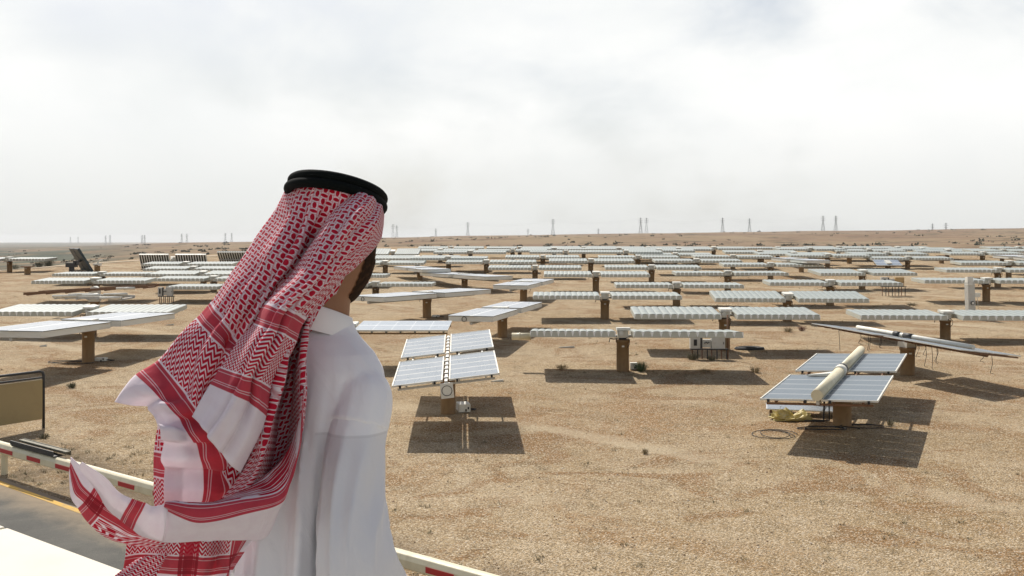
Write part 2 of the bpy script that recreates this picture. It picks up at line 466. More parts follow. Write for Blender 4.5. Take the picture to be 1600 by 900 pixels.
LM = [M_lens, M_body, M_lensframe, M_under, M_litfacet_rib]
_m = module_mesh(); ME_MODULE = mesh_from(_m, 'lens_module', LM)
def wing_mesh(n):
    bm = bmesh.new()
    for k in range(n):
        t = bpy.data.meshes.new('t'); _m.to_mesh(t)
        t.transform(Matrix.Translation((k / n, 0, 0)) @ Matrix.Diagonal((.995 / n, 1, 1, 1)))
        bm.from_mesh(t); bpy.data.meshes.remove(t)
    return mesh_from(bm, 'lens_wing', LM)
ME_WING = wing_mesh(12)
def uvbox(bm, x0, x1, y0, y1, z0, z1, uvl, mt, ms):
    v = [bm.verts.new(p) for p in ((x0, y0, z0), (x1, y0, z0), (x1, y1, z0), (x0, y1, z0), (x0, y0, z1), (x1, y0, z1), (x1, y1, z1), (x0, y1, z1))]
    for i, f in enumerate(((3, 2, 1, 0), (4, 5, 6, 7), (0, 1, 5, 4), (1, 2, 6, 5), (2, 3, 7, 6), (3, 0, 4, 7))):
        fc = bm.faces.new([v[k] for k in f]); fc.material_index = mt if i == 1 else ms
        if i == 1:
            for lp, q in zip(fc.loops, ((0, 0), (1, 0), (1, 1), (0, 1))): lp[uvl].uv = q
def flat_wing_mesh():
    bm = bmesh.new(); uvl = bm.loops.layers.uv.new('UVMap')
    uvbox(bm, 0, 1, -.5, .5, -.30, -.02, uvl, 1, 1)
    uvbox(bm, -.006, 1.006, -.512, .512, -.018, .02, uvl, 0, 2)
    return mesh_from(bm, 'flat_wing', [M_pvw, M_white, M_lensframe])
ME_FLAT = flat_wing_mesh()
def thin_wing_mesh():
    bm = bmesh.new(); uvl = bm.loops.layers.uv.new('UVMap')
    uvbox(bm, -.006, 1.006, -.512, .512, -.05, .02, uvl, 0, 1)
    for k in range(7): uvbox(bm, .02 + k * .155, .035 + k * .155, -.45, .45, -.16, -.052, uvl, 2, 2)
    for y in (-.42, .40): uvbox(bm, .0, 1.0, y, y + .02, -.24, -.162, uvl, 3, 3)
    return mesh_from(bm, 'panel_wing', [M_pvthin, M_white, M_lensframe, M_brown])
ME_THIN = thin_wing_mesh()
def pv_panel_mesh(mat):
    bm = bmesh.new(); uvl = bm.loops.layers.uv.new('UVMap')
    for k in range(5): uvbox(bm, 0, 1, k * .2 + .004, k * .2 + .196, -.04, .0, uvl, 0, 1)
    return mesh_from(bm, 'pv_panel', [mat, M_white])
ME_PANEL = pv_panel_mesh(M_pv); ME_PANEL_BLUE = pv_panel_mesh(M_pvblue)
def pedestal_mesh():
    b = MB()
    b.tube([(0, 0, 0), (0, 0, .02), (0, 0, .90), (0, 0, .905), (0, 0, 1)], [.305, .30, .30, .335, .335], 20)
    b.box((0, -.31, .8), (.12, .03, .05), None, 1)
    bmesh.ops.recalc_face_normals(b.bm, faces=b.bm.faces[:])
    return mesh_from(b.bm, 'pedestal', [M_brown, M_white])
ME_PED = pedestal_mesh()
def head_mesh():
    b = MB()
    b.box((0, 0, -.16), (.50, .62, .34)); b.box((.02, -.05, .09), (.64, .95, .13)); b.box((0, .05, -.36), (.36, .36, .10), None, 1)
    b.tube([(-.1, -.48, -.12), (-.1, -.30, -.12)], .12, 12, 0)
    b.tube([(.16, -.34, -.30), (.30, -.40, -.42), (.30, -.36, -.62), (.2, -.3, -.8)], .018, 6, 1)
    b.tube([(-.2, -.1, -.34), (-.42, -.1, -.40), (-.62, -.12, -.37)], .03, 6, 1)
    b.tube([(-.62, -.12, -.37), (-.66, -.12, -.55)], .02, 6, 1)
    return mesh_from(b.bm, 'drive_head', [M_white, M_dark])
ME_HEAD = head_mesh()
def link(name, me, parent, M=None):
    o = bpy.data.objects.new(name, me); COL.objects.link(o); o.parent = parent
    if M is not None: o.matrix_local = M
    return o
def pedestal(root, zg, ztop, zoff=0):
    link('pedestal', ME_PED, root, Matrix.Translation((0, 0, 0)) @ Matrix.Diagonal((1, 1, ztop - zg, 1)))
def solve(yb, yf, d, D):
    lo, hi = -rad(80), rad(80)
    def f(T):
        df = d - D / 2 * math.cos(T); zf = CZ - (yf - HY) / F * df
        return HY + (CZ - (zf + D * math.sin(T))) / (d + D / 2 * math.cos(T)) * F, zf + D / 2 * math.sin(T)
    for _ in range(50):
        m = (lo + hi) / 2
        if f(m)[0] > yb: lo = m
        else: hi = m
    return m, f(m)[1]
def array(gx, x0, x1, yb, yf, base, label, group, kind='lens', yaw=3.0, D=3.3, detail=False, gap=.42, head=True, n=12):
    g = G(gx, base); d = g.y; zg = zt(g.x, g.y)
    T, zc = solve(yb, yf, d, D)
    th = rad(yaw); k0, k1 = (x0 - 800) / F, (x1 - 800) / F
    s0 = (k0 * d - g.x) / (math.cos(th) + k0 * math.sin(th)); s1 = (k1 * d - g.x) / (math.cos(th) + k1 * math.sin(th))
    name = {'lens': 'concentrator_array', 'flat': 'panel_tracker'}[kind]
    root = empty(name, (g.x, g.y, zg), -th, label, 'solar array', group)
    zc = zc - zg
    link('pedestal', ME_PED, root, Matrix.Diagonal((1, 1, max(.5, zc - .42), 1)))
    RT = Matrix.Translation((0, 0, zc)) @ Matrix.Rotation(T, 4, 'X')
    if head: link('drive_head', ME_HEAD, root, RT)
    b = MB(); b.tube([(s0 * .98, .3, -.27), (s1 * .98, .3, -.27)], .07, 8); tt = b.build('torque_tube', M_galv, root); tt.matrix_local = RT
    for a, c in ((s0, -gap), (gap, s1)):
        if c - a < .4: continue
        if kind == 'flat':
            link('panel_wing', ME_THIN, root, RT @ Matrix.Translation((a, 0, 0)) @ Matrix.Diagonal((c - a, D, 1, 1)))
        elif detail:
            w = link('lens_wing', ME_TRAY, root, RT @ Matrix.Translation((a, 0, -.21)) @ Matrix.Diagonal((c - a, D, 1, 1)))
            for k in range(n):
                # the tray mesh has unit size, so each module sits in the wing's own unit space
                link('lens_module', ME_MODULE, w, Matrix.Translation((k / n, 0, .21)) @ Matrix.Diagonal((.995 / n, 1, 1, 1)))
        else:
            link('lens_wing', ME_WING, root, RT @ Matrix.Translation((a, 0, 0)) @ Matrix.Diagonal((c - a, D, 1, 1)))
    return root
b = MB()
for yy in (-.32, .32): b.box((.5, yy, -.035), (1.0, .03, .06))
for xx in (.02, .34, .66, .98): b.box((xx, 0, -.032), (.012, .9, .045))
ME_TRAY = mesh_from(b.bm, 'wing_tray', [M_galv])

GA = 'lens arrays on tan pedestals in the field'
near = [
 # gear, x0, x1, yback, yfront, base, kind, yaw, label
 (973, 830, 1152, 515, 518.5, 580, 'lens', 3, 'nearest long lens array, scalloped edge, tan pedestal with a white box and green bush'),
 (1132, 988, 1270, 480, 492, 546, 'lens', 3, 'lens array standing right behind the grey electrical boxes, its head above them'),
 (1477, 1333, 1640, 484.5, 494, 530, 'lens', 4, 'large lens array at the right edge in front of the white upright column'),
 (945, 833, 1061, 456.5, 462.5, 498, 'lens', 2, 'lens array with tall tan pedestal directly behind the nearest long lens array'),
 (1230, 1113, 1348, 455, 467, 502, 'lens', 4, 'lens array tipped to show its grey striped top, white drive head in the middle'),
 (1057, 961, 1157, 441.5, 445.5, 478, 'lens', 3, 'lens array right behind the one that stands over the grey electrical boxes'),
 (1541, 1434, 1660, 434.5, 438.5, 472, 'lens', 4, 'lens array behind the white upright column, cut off by the right edge'),
 (1297, 1197, 1401, 437.5, 442, 477, 'lens', 4, 'lens array behind the tipped striped one, left of the cabinet with the tan box'),
 (1018, 945, 1093, 414, 418, 440, 'lens', 3, 'lens array with a tall tan pedestal under its head, second behind the centre gap'),
 (931, 850, 1013, 424, 429, 455, 'lens', 2, 'lens array with scalloped top edge and tall tan pedestal left of centre row'),
 (1137, 1053, 1226, 423.5, 426.5, 456, 'lens', 2, 'thin edge-on lens array with white head and short dark stand, right of centre'),
 (1204, 1127, 1281, 410.5, 413.5, 437, 'lens', 3, 'lens array behind the thin edge-on one, white spots along its edge'),
 (1347, 1272, 1421, 420.5, 427, 452, 'lens', -4, 'lens array with plain pale left end and a cabinet below its right end'),
 (1559, 1469, 1660, 418.5, 422, 449, 'lens', 4, 'lens array in the second row behind the upright column, with two white end boxes'),
 (1576, 1493, 1670, 407.5, 411, 434, 'lens', 4, 'lens array in the third row behind the upright column, white end on its left'),
 (1293, 1231, 1356, 396.5, 399.5, 418, 'lens', 3, 'small lens array with a slim tall pedestal above the cabinet with the tan box'),
 (923, 858, 990, 404, 408, 426, 'lens', 2, 'small lens array with tan pedestal in the middle distance at centre'),
 (836, 764, 908, 414.5, 418.5, 435, 'lens', 2, 'lens array with white head and tan pedestal left of centre, long pale edge'),
 (760, 698, 838, 406, 409.5, 426, 'lens', 1, 'lens array whose tan pedestal stands above the tilted flat white panel'),
 (602, 500, 664, 407, 411, 426, 'lens', 1, 'lens array beside the face of the man, tan pedestal and white head'),
 (1418, 1355, 1482, 400.5, 403.5, 419, 'lens', 2, 'pale plain-edged lens array on a tall pedestal behind the blue-grey panel'),
 (587, 510, 678, 440.5, 443.5, 462, 'lens', 2, 'low lens array with arched modules at the chin of the man'),
 (548, 480, 606, 427.5, 430, 448, 'lens', 2, 'short end of an arched lens array showing beside the cheek of the man'),
 (652, 585, 718, 399, 404, 416, 'lens', 2, 'lens array with striped top and white head in front of the green ribbed one'),
 (143, 6, 277, 476, 488, 524, 'lens', 2, 'wide lens array with dark striped top behind the large flat white tracker at left'),
 (150, 62, 236, 434, 439, 470, 'lens', -3, 'pale lens array with toothed edge above the bare racks at left'),
 (356, 270, 440, 444, 448, 470, 'lens', 1, 'lens array right of the small electrical cabinet, half hidden by the headscarf'),
 (334, 249, 425, 431.5, 435.5, 455, 'lens', 0, 'lens array with white head and long shadow, left of the headscarf, second from the cabinet'),
 (318, 240, 400, 423, 428.5, 444, 'lens', 0, 'lens array with raised white dish-like head, left of the headscarf'),
 (291, 229, 368, 409, 412.5, 430, 'lens', -1, 'bright white lens array right in front of the upright ribbed array'),
 (303, 232, 385, 416, 420, 436, 'lens', 0, 'grey lens array in front of the bright white one at left'),
 (160, 92, 236, 425, 428, 444, 'lens', -2, 'faint lens array behind the toothed one at left'),
 (1480, 1427, 1537, 388.5, 393, 406, 'lens', 3, 'pale arched lens array near the far edge, right, with a bulging top'),
 (1088, 1021, 1156, 404.5, 407.5, 429, 'lens', 2, 'lens array with white left end behind the thin edge-on one'),
 (1145, 1083, 1206, 398.5, 401, 420, 'lens', 2, 'lens array behind and left of the small tilted white panel'),
 (997, 935, 1060, 399, 402, 416, 'lens', 2, 'small lens array with slim tan pedestal, two rows behind the centre one with tall pedestal'),
 (1055, 992, 1111, 395, 398, 412, 'lens', 2, 'small lens array with white head and stubby stand, in the middle distance right of centre'),
 (848, 790, 905, 398.5, 402, 414, 'lens', 1, 'small lens array on paired tan pedestals left of centre'),
 (701, 643, 762, 400.5, 403.5, 423, 'lens', 1, 'pale lens array with stout tan pedestal behind the short tilted white panel'),
 # seen from behind, tipped up towards the sun
 (271, 220, 324, 418.5, 396.5, 420, 'lens', 1, 'upright lens array seen from behind, dark with white ribs, at left'),
 (392, 342, 440, 409.5, 392.5, 414, 'lens', 1, 'smaller upright ribbed array partly behind the headscarf'),
 (614, 560, 656, 388.5, 397, 412, 'lens', 1, 'green-grey ribbed lens array tipped towards the viewer beside the face'),
]
for i, (gx_, x0, x1, yb, yf, base, kind, yaw, lab) in enumerate(near):
    array(gx_, x0, x1, yb, yf, base, lab, GA, kind, yaw, detail=(base > 470 and gx_ > 140), D=2.0 if 'upright' in lab[:16] else 3.3)
# cream pipe stub that sticks out past the left wing of the nearest array
na = [o for o in COL.objects if o.get('label', '').startswith('nearest long lens array')][0]
b = MB(); b.tube([(-5.35, .2, 1.62), (-4.42, .2, 1.62)], .17, 18); b.tube([(-5.0, .2, 1.62), (-4.93, .2, 1.62)], .19, 18); b.build('sun_pipe', M_cream, na)
# far rows near the edge of the field
def far_row(y, xs, rowname):
    b_ = (y - 68) / .7875
    w = 320 / 260 * (b_ - 320) / 2
    for i, x in enumerate(xs):
        o_ = ['first', 'second', 'third', 'fourth', 'fifth', 'sixth', 'seventh', 'eighth', 'ninth', 'tenth', 'eleventh', 'twelfth', 'thirteenth', 'fourteenth']
        array(x, x - w, x + w, y + random.uniform(-.9, .2), y + 2.2 + random.uniform(-.3, .6), b_ + random.uniform(-1, 1),
              'tiny lens array in the %s, %s from left' % (rowname, o_[i]), GA, 'lens', random.uniform(-3, 5))
far_row(385.6, [705, 812, 912, 1013, 1115, 1215, 1310, 1402, 1590], 'very last field row')
far_row(387.2, [866, 967, 1060, 1265, 1440], 'row before the last')
far_row(389.4, [688, 801, 1030, 1357, 1566], 'third row from the far edge')
far_row(391.8, [735, 884, 978, 1187], 'fourth row from the far edge')
far_row(394.2, [1240, 1385, 1535], 'fifth row from the far edge')
far_row(402.5, [15], 'pale strips beyond the bare pedestal')

# flat white-sided trackers whose long axis runs obliquely
def flat_tracker(A, Bp, base, width, label, group=None, sh=0.0, gap=.45, kind='flat', gx=None, roll=0.0, mesh=None):
    """A, Bp: 3D ends of the long axis"""
    c = (A + Bp) / 2; ax = (Bp - A); L = ax.length; ax.normalize()
    g = G(*base); zg = zt(g.x, g.y)
    root = empty('panel_tracker', (g.x, g.y, zg), 0, label, 'solar tracker', group)
    wv = Vector((0, 0, 1)).cross(ax).normalized(); nv = ax.cross(wv)
    M = Matrix((( ax.x, wv.x, nv.x, c.x - g.x), (ax.y, wv.y, nv.y, c.y - g.y), (ax.z, wv.z, nv.z, c.z - zg), (0, 0, 0, 1))) @ Matrix.Rotation(roll, 4, 'X')
    link('pedestal', ME_PED, root, Matrix.Diagonal((1, 1, c.z - zg - .42, 1)))
    b = MB(); b.tube([(-L * .49, 0, -.40), (L * .49, 0, -.40)], .09, 8, M=M); b.build('torque_tube', M_galv, root)
    link('drive_head', ME_HEAD, root, M @ Matrix.Translation((0, 0, -.06)))
    for a, e in ((-L / 2, -gap), (gap, L / 2)):
        w = link('panel_wing', mesh or ME_FLAT, root, M @ Matrix.Translation((a, 0, 0)) @ Matrix.Diagonal((e - a, width, 1, 1)))
    if width >= 2.5 and L > 11.5:
        b = MB(); b.tube([M @ Vector((-L / 2 - .02, .35 + .13 * math.cos(a), -.17 + .13 * math.sin(a))) for a in [2 * math.pi * i / 20 for i in range(21)]], .018, 6, caps=False); b.build('seal_ring', M_dark, root)
    return root, M, L
GF = 'flat topped white trackers in the field'
flat_tracker(P(735, 494, 54.4), P(818, 472, 66.4), (785, 528), 2.5, 'bright flat white tracker pointing away to the right, round cap on its near end', GF)
flat_tracker(P(797, 446, 76.5), P(842, 436, 87.5), (818, 472), 2.7, 'smaller flat white tracker behind the brightest flat one, angled to the right', GF)
flat_tracker(P(573, 463.5, 65.5), P(742, 451.5, 75.0), (667, 497), 3.0, 'flat grey-topped tracker in two wings right of the shoulder collar', GF)
flat_tracker(P(676, 425.5, 102), P(780, 432, 91), (726, 449), 2.9, 'flat tracker sloping down to the right with a blue-grey top, left of centre', GF)
flat_tracker(P(636, 416, 111), P(682, 421.0, 100), (656, 438), 3.0, 'small tilted flat panel with white side, above the two-winged grey tracker', GF)
flat_tracker(P(14, 517, 45.3), P(230, 489.0, 56.4), (138, 566), 3.4, 'large flat white tracker in two wings on a thick tan pedestal at far left', GF)
flat_tracker(P(1222, 402.5, 113), P(1279, 407.0, 104), (1252, 425), 2.6, 'small tilted white panel on a plain pedestal in the right middle distance', GF)
array(548, 395, 702, 502, 516, 572, 'flat blue-white panel wing showing right of the white shoulder', GF, 'flat', 0)
array(1387, 1367, 1406, 406, 414.5, 421, 'small blue-grey panel facing the viewer behind the cabinet with the tan box', GF, 'flat', 0, D=1.7, gap=.05)
flat_tracker(P(1570, 398.5, 117), P(1630, 403.0, 110.), (1592, 412), 3.0, 'tilted panel cut by the right edge in the far rows', GF)

# big round cap with ring on the near ends of flat trackers
# ---- two photovoltaic trackers with four panels each
def pv_tracker(front, back, yaw_, roll_, width, gaps, base, label, pipe):
    g = G(*base); zg = zt(g.x, g.y)
    root = empty('photovoltaic_tracker', (g.x, g.y, zg), 0, label, 'solar tracker', 'photovoltaic trackers with four panels')
    ax = back - front; L = ax.length; ax.normalize()
    rt = Vector((ax.y, -ax.x, 0)).normalized()
    rt = (rt * math.cos(roll_) + Vector((0, 0, 1)) * math.sin(roll_)); rt = (rt - ax * rt.dot(ax)).normalized(); nv = rt.cross(ax)
    o = front - g; o.z = front.z - zg
    M = Matrix(((rt.x, ax.x, nv.x, o.x), (rt.y, ax.y, nv.y, o.y), (rt.z, ax.z, nv.z, o.z), (0, 0, 0, 1)))
    w2 = width / 2; cg = .13
    l1 = L * gaps[0]; l2 = L * gaps[1]
    for (ya, yb_) in ((0, l1), (l2, L)):
        for (xa, xb) in ((-w2, -cg), (cg, w2)):
            p = link('solar_panel', ME_PANEL_BLUE if pipe else ME_PANEL, root, M @ Matrix.Translation((xa, ya, 0)) @ Matrix.Diagonal((xb - xa, yb_ - ya, 1, 1)))
            fb = MB()
            for q in (xa, xb): fb.box((q, (ya + yb_) / 2, -.01), (.045, yb_ - ya + .04, .07), M)
            for q in (ya, yb_): fb.box(((xa + xb) / 2, q, -.012), (xb - xa, .03, .06), M)
            inv = (M @ Matrix.Translation((xa, ya, 0)) @ Matrix.Diagonal((xb - xa, yb_ - ya, 1, 1))).inverted()
            f = fb.build('panel_frame', M_white, p); f.matrix_parent_inverse = inv
            for q in (.15, .85):
                cb = MB(); cb.box((xa + (xb - xa) * q, ya - .03, -.045), (.07, .10, .10), M)
                c_ = cb.build('clamp', M_black, p); c_.matrix_parent_inverse = inv
    b = MB()
    for q in (-w2 * .75, -w2 * .25, w2 * .25, w2 * .75): b.box((q, L / 2, -.11), (.05, L * .98, .08), M)
    for q in (.2, l1 - .2, l2 + .2, L - .2): b.box((0, q, -.18), (width * .92, .06, .07), M)
    b.build('support_frame', M_rust if pipe else M_galv, root)
    b = MB(); b.box((0, L / 2, -.10), (.10, L * 1.0, .12), M)
    k = .5
    while k < L: b.box((0, k, -.02), (.15, .10, .05), M, 0); k += .8
    b.build('torque_beam', [M_galv, M_dark], root)
    gapmid = (l1 + l2) / 2
    b = MB(); pc = M @ Vector((0, gapmid, -.2))
    link('pedestal', ME_PED, root, Matrix.Diagonal((1.1 if pipe else .95, 1.1 if pipe else .95, pc.z - .22, 1)))
    b.box((0, 0, pc.z - .12), (.7, .7, .28)); b.build('drive_head', M_white if not pipe else M_dark, root)
    b = MB()
    if not pipe:
        b.box((0, -.05, -.36), (.44, .05, .52), M)
        b.build('end_plate', M_white, root)
        b = MB(); b.tube([M @ Vector((.17 * math.cos(a), -.08, -.36 + .17 * math.sin(a))) for a in [2 * math.pi * i / 24 for i in range(25)]], .012, 6, caps=False)
        b.build('seal_ring', M_dark, root)
    return root, M, L, gapmid
rt_, MT, LT, gm = pv_tracker(P(696.5, 593.5, 33.7), P(700.5, 523, 43.7), 0, rad(6.5), 3.62, (.45, .54), (700, 647),
        'photovoltaic tracker with four pale blue panels right of the man, control box at its foot', False)
rt2, MT2, LT2, gm2 = pv_tracker(P(1277.5, 625, 32.4), P(1345, 553, 43.0), 0, rad(2.8), 3.68, (.46, .56), (1316, 665),
        'photovoltaic tracker with a cream pipe lying along its middle between four blue-grey panels', True)
b = MB(); b.tube([MT2 @ Vector((0, -.12, .17)), MT2 @ Vector((0, LT2 * .49, .17))], .185, 24)
b.tube([MT2 @ Vector((0, LT2 * .49, .17)), MT2 @ Vector((0, LT2 + .1, .17))], .17, 24); b.build('sun_pipe', M_cream, rt2)
b = MB(); b.tube([MT2 @ Vector((0, gm2 - .28, .17)), MT2 @ Vector((0, gm2 + .02, .17))], .215, 24); b.build('pipe_clamp', M_dark, rt2)
b = MB(); b.tube([MT2 @ Vector((0, gm2 - .9, .17)), MT2 @ Vector((0, gm2 - .36, .17))], .225, 24)
b.hexa([MT2 @ Vector(p) for p in ((-.2, gm2 - .9, .0), (-1.15, gm2 - 1.0, .02), (-1.0, gm2 - .8, .02), (-.2, gm2 - .4, .0))],
       [MT2 @ Vector(p) for p in ((-.2, gm2 - .9, .14), (-1.15, gm2 - 1.0, .08), (-1.0, gm2 - .8, .08), (-.2, gm2 - .4, .14))]); b.build('pipe_collar', M_white, rt2)

# ---- long thin tracker seen edge-on at right
A_, B_ = P(1311, 509.5, 51.6), P(1549, 551, 42.6)
g = G(1418, 585); zg = zt(g.x, g.y)
et = empty('photovoltaic_tracker', (g.x, g.y, zg), 0, 'long thin tracker seen edge-on, sloping down to the right, wires dangling beneath it', 'solar tracker')
ax = (B_ - A_); L = ax.length; ax.normalize(); c = (A_ + B_) / 2
v = (c - Vector((0, 0, CZ))).normalized(); v = v + Vector((0, 0, .035))
wv = (v - ax * v.dot(ax)).normalized(); nv = ax.cross(wv)
if nv.z < 0: wv = -wv; nv = ax.cross(wv)
o = c - Vector((g.x, g.y, zg))
M = Matrix(((ax.x, wv.x, nv.x, o.x), (ax.y, wv.y, nv.y, o.y), (ax.z, wv.z, nv.z, o.z), (0, 0, 0, 1)))
for a, e in ((-L / 2, -.3), (.3, L / 2)):
    for s_ in (-1, 1):
        y0, y1 = (.15, 1.75) if s_ > 0 else (-1.75, -.15)
        link('solar_panel', ME_PANEL_BLUE, et, M @ Matrix.Translation((a, y0, 0)) @ Matrix.Diagonal((e - a, y1 - y0, 1, 1)))
b = MB(); b.tube([(-L * .36, 0, .10), (L * .40, 0, .10)], .105, 18, M=M); b.tube([(-.9, 0, .10), (-.5, 0, .10)], .135, 18, M=M, mi=1); b.tube([(-.25, 0, .10), (.3, 0, .10)], .135, 18, M=M, mi=1)
b.build('sun_pipe', [M_white, M_dark], et)
link('pedestal', ME_PED, et, Matrix.Diagonal((1.1, 1.1, o.z - .42, 1)))
b = MB(); b.box((0, 0, -.25), (.6, .6, .4), M); b.build('drive_head', M_white, et)
b = MB(); b.tube([(-L * .48, 0, -.15), (L * .48, 0, -.15)], .08, 8, M=M)
k = -L / 2 + .3
while k < L / 2:
    b.box((k, 0, -.10), (.05, 3.2, .07), M); k += .55
b.build('support_frame', M_rust, et)
for k in range(15):
    x = -L / 2 + .6 + k * (L - 1.2) / 14 + random.uniform(-.2, .2); s_ = random.choice((-1, 1))
    p0 = M @ Vector((x, s_ * random.uniform(.6, 1.6), -.12)); ln = random.uniform(.35, 1.1)
    b = MB(); b.tube([p0, p0 + Vector((.04, 0, -ln * .5)), p0 + Vector((-.03 + random.uniform(-.1, .1), 0, -ln)), p0 + Vector((.08, .02, -ln - .05))], .012, 5); b.build('loose_wire', M_black, et)

# ---- dark steep panel at far left, bare racks, stub pedestals
g = G(112, 428); zg = zt(g.x, g.y); dp = empty('panel_tracker', (g.x, g.y, zg), 0, 'dark panel tipped steeply against the valley at far left', 'solar tracker')
q = [P(109, 387.5, 124), P(122.5, 388.5, 119), P(145, 424.5, 118.5), P(130, 424, 123)]
q = [p - Vector((g.x, g.y, zg)) for p in q]; nrm = (q[1] - q[0]).cross(q[3] - q[0]).normalized() * .14
for (a, e) in ((0, .47), (.53, 1)):
    lr = lambda i, j, t: q[i].lerp(q[j], t)
    cs = [lr(0, 1, a), lr(0, 1, e), lr(3, 2, e), lr(3, 2, a)]
    b = MB(); b.hexa([p - nrm for p in cs], [p + nrm for p in cs]); b.build('solar_panel', M_pvdark, dp)
b = MB(); cc = (q[0] + q[1] + q[2] + q[3]) / 4
b.tube([(0, 0, 0), (0, 0, 1.0)], .3, 14); b.build('pedestal', M_dark, dp)
b = MB(); b.tube([(0, 0, .9), cc], .16, 8); b.box((0, 0, 1.05), (1.1, .8, .5)); b.box((.5, 0, 1.3), (.5, .5, .5)); b.build('drive_head', M_dark, dp)
g = G(-9, 428); zg = zt(g.x, g.y); r = empty('panel_tracker', (g.x, g.y, zg), rad(-62), 'tan upright panel frame just entering at the far left border beyond the track', 'solar tracker')
link('pedestal', ME_PED, r, Matrix.Diagonal((1, 1, 1.2, 1)))
for k in range(4):
    b = MB(); b.box((-.9 + k * .6, 0, 1.6), (.52, .12, 2.7), Matrix.Rotation(rad(8), 4, 'X')); b.build('slat_panel', plain('tan_slat', (.42, .32, .17), .7, 0, (.3, .2, .1), 3, .5) if k == 0 else bpy.data.materials['tan_slat'], r)
def stub(px, py, h, label, white):
    g = G(px, py); zg = zt(g.x, g.y); r = empty('stub_pedestal', (g.x, g.y, zg), 0, label, 'pedestal')
    link('pedestal', ME_PED, r, Matrix.Diagonal((1.1, 1.1, h, 1)))
    b = MB(); b.box((0, 0, h + .06), (1.3, .7, .1) if not white else (.8, .6, .3)); b.build('top_plate', M_white if white else M_rust, r)
    if white:
        b = MB(); b.tube([(0, 0, h + .2), (.3, 0, h + .5), (.6, .1, h + .55)], .09, 8); b.build('arm', M_white, r)
stub(43, 428.5, .85, 'bare brown pedestal with a flat top plate beside the pale dirt track', False)
stub(152, 425.5, .85, 'bare brown pedestal with a white bent arm on top near the upright ribbed array', True)
stub(1190, 409.5, .75, 'bare tan pedestal below a white-ended array, right of centre', False)
stub(1327, 411.5, .9, 'bare tan pedestal just right of the slim tall one', False)
stub(1471, 411.5, 1.0, 'bare tan pedestal with litter round its foot, right distance', False)
def rack(gx_, x0, x1, y, base, label, mat, rods, dy=0):
    g = G(gx_, base); zg = zt(g.x, g.y); d = g.y; r = empty('bare_rack', (g.x, g.y, zg), 0, label, 'rack')
    z = CZ - (y - HY) / F * d - zg; xa, xb = (x0 - gx_) / F * d, (x1 - gx_) / F * d
    link('pedestal', ME_PED, r, Matrix.Diagonal((1, 1, z - .35, 1)))
    b = MB(); b.box((0, 0, z - .18), (.7, .6, .34)); b.tube([(0, -.35, z + .02), (0, .35, z + .02)], .22, 14); b.build('drive_head', M_white, r)
    tl = dy
    for s_ in (-1.2, 1.2):
        b = MB(); b.hexa([(xa, s_ - .06, z - .1 - tl), (xb, s_ - .06, z - .1 + tl), (xb, s_ + .06, z - .1 + tl), (xa, s_ + .06, z - .1 - tl)],
                         [(xa, s_ - .06, z + .1 - tl), (xb, s_ - .06, z + .1 + tl), (xb, s_ + .06, z + .1 + tl), (xa, s_ + .06, z + .1 - tl)]); b.build('beam', mat, r)
    for k in range(7):
        x = xa + (xb - xa) * (k + .2) / 6.4; zz = z - .1 + tl * (2 * (x - xa) / (xb - xa) - 1)
        b = MB(); b.box((x, 0, zz), (.10, 2.6, .12)); b.build('cross_bar', mat, r)
    for (a, e, yy, zz) in rods:
        b = MB(); b.tube([(xa + (xb - xa) * a, yy, z + zz), (xa + (xb - xa) * e, yy, z + zz + .03)], .10, 10); b.build('tube', M_white, r)
rack(148, 49, 240, 452, 482, 'brown bare steel rack without panels below the toothed array at left', M_rust, [(.75, .9, -1.3, .12)], .28)
rack(148, 95, 201, 463.5, 492, 'low light rack with loose white pipes above the dark striped array at left', M_galv, [(.0, .35, -1.3, .1), (.7, 1.0, -1.5, -.02), (.35, .62, -.4, .1), (.1, .5, .6, .12), (.55, .9, 1.0, .1)], -.05)

# ------------------------------------------------------------------ field equipment
def cabinet(px, py, w, h, legs, label, seed=1, tan=False, pole=0):
    g = G(px, py); zg = zt(g.x, g.y); r = empty('electrical_cabinet', (g.x, g.y, zg), 0, label, 'cabinet')
    lg = legs
    b = MB(); b.box((-w * .36, 0, lg + h / 2), (w * .25, .28, h)); c_ = b.build('junction_box', M_grey, r, bevel=.01)
    b = MB(); b.box((-w * .36, -.15, lg + h * .55), (w * .08, .03, h * .55)); b.build('display_window', M_black, c_)
    b = MB(); b.box((-w * .20, 0, lg + h / 2), (w * .05, .2, h * .95)); b.build('cable_duct', M_dark, r)
    b = MB(); b.box((-w * .06, .03, lg + h * .45), (w * .19, .22, h * .7))
    for k in range(4): b.tube([(-w * .12 + k * .07, -.08, lg + h * .5 + .04 * (k % 2)), (-w * .12 + k * .07, -.14, lg + h * .5 + .04 * (k % 2))], .03, 8, 1)
    b.build('switch_box', [M_grey, M_dark], r)
    b = MB(); b.box((w * .22, 0, lg + h / 2), (w * .34, .30, h)); c_ = b.build('distribution_box', M_cream if tan else M_grey, r, bevel=.01)
    if tan: c_.data.materials[0] = plain('tan_box_paint', (.50, .33, .14), .6)
    b = MB(); b.box((w * .22 + w * .13, -.16, lg + h * .5), (.03, .03, .12)); b.build('latch', M_dark, c_)
    for k in range(8):
        x = -w * .42 + k * w * .86 / 7
        b = MB(); b.box((x, .05 * (-1) ** k, lg / 2), (.05, .05, lg)); b.build('leg', M_dark if k % 2 else M_rust, r)
    b = MB(); b.box((0, .0, lg - .03), (w * .95, .34, .05)); b.build('shelf', M_dark, r)
    if pole:
        b = MB(); b.tube([(w * .47, 0, 0), (w * .47, 0, pole)], .045, 8); b.build('pole', M_rust, r)
cabinet(1108, 561, 2.05, .58, .56, 'grey electrical boxes on a row of thin legs under the long lens array', pole=2.3)
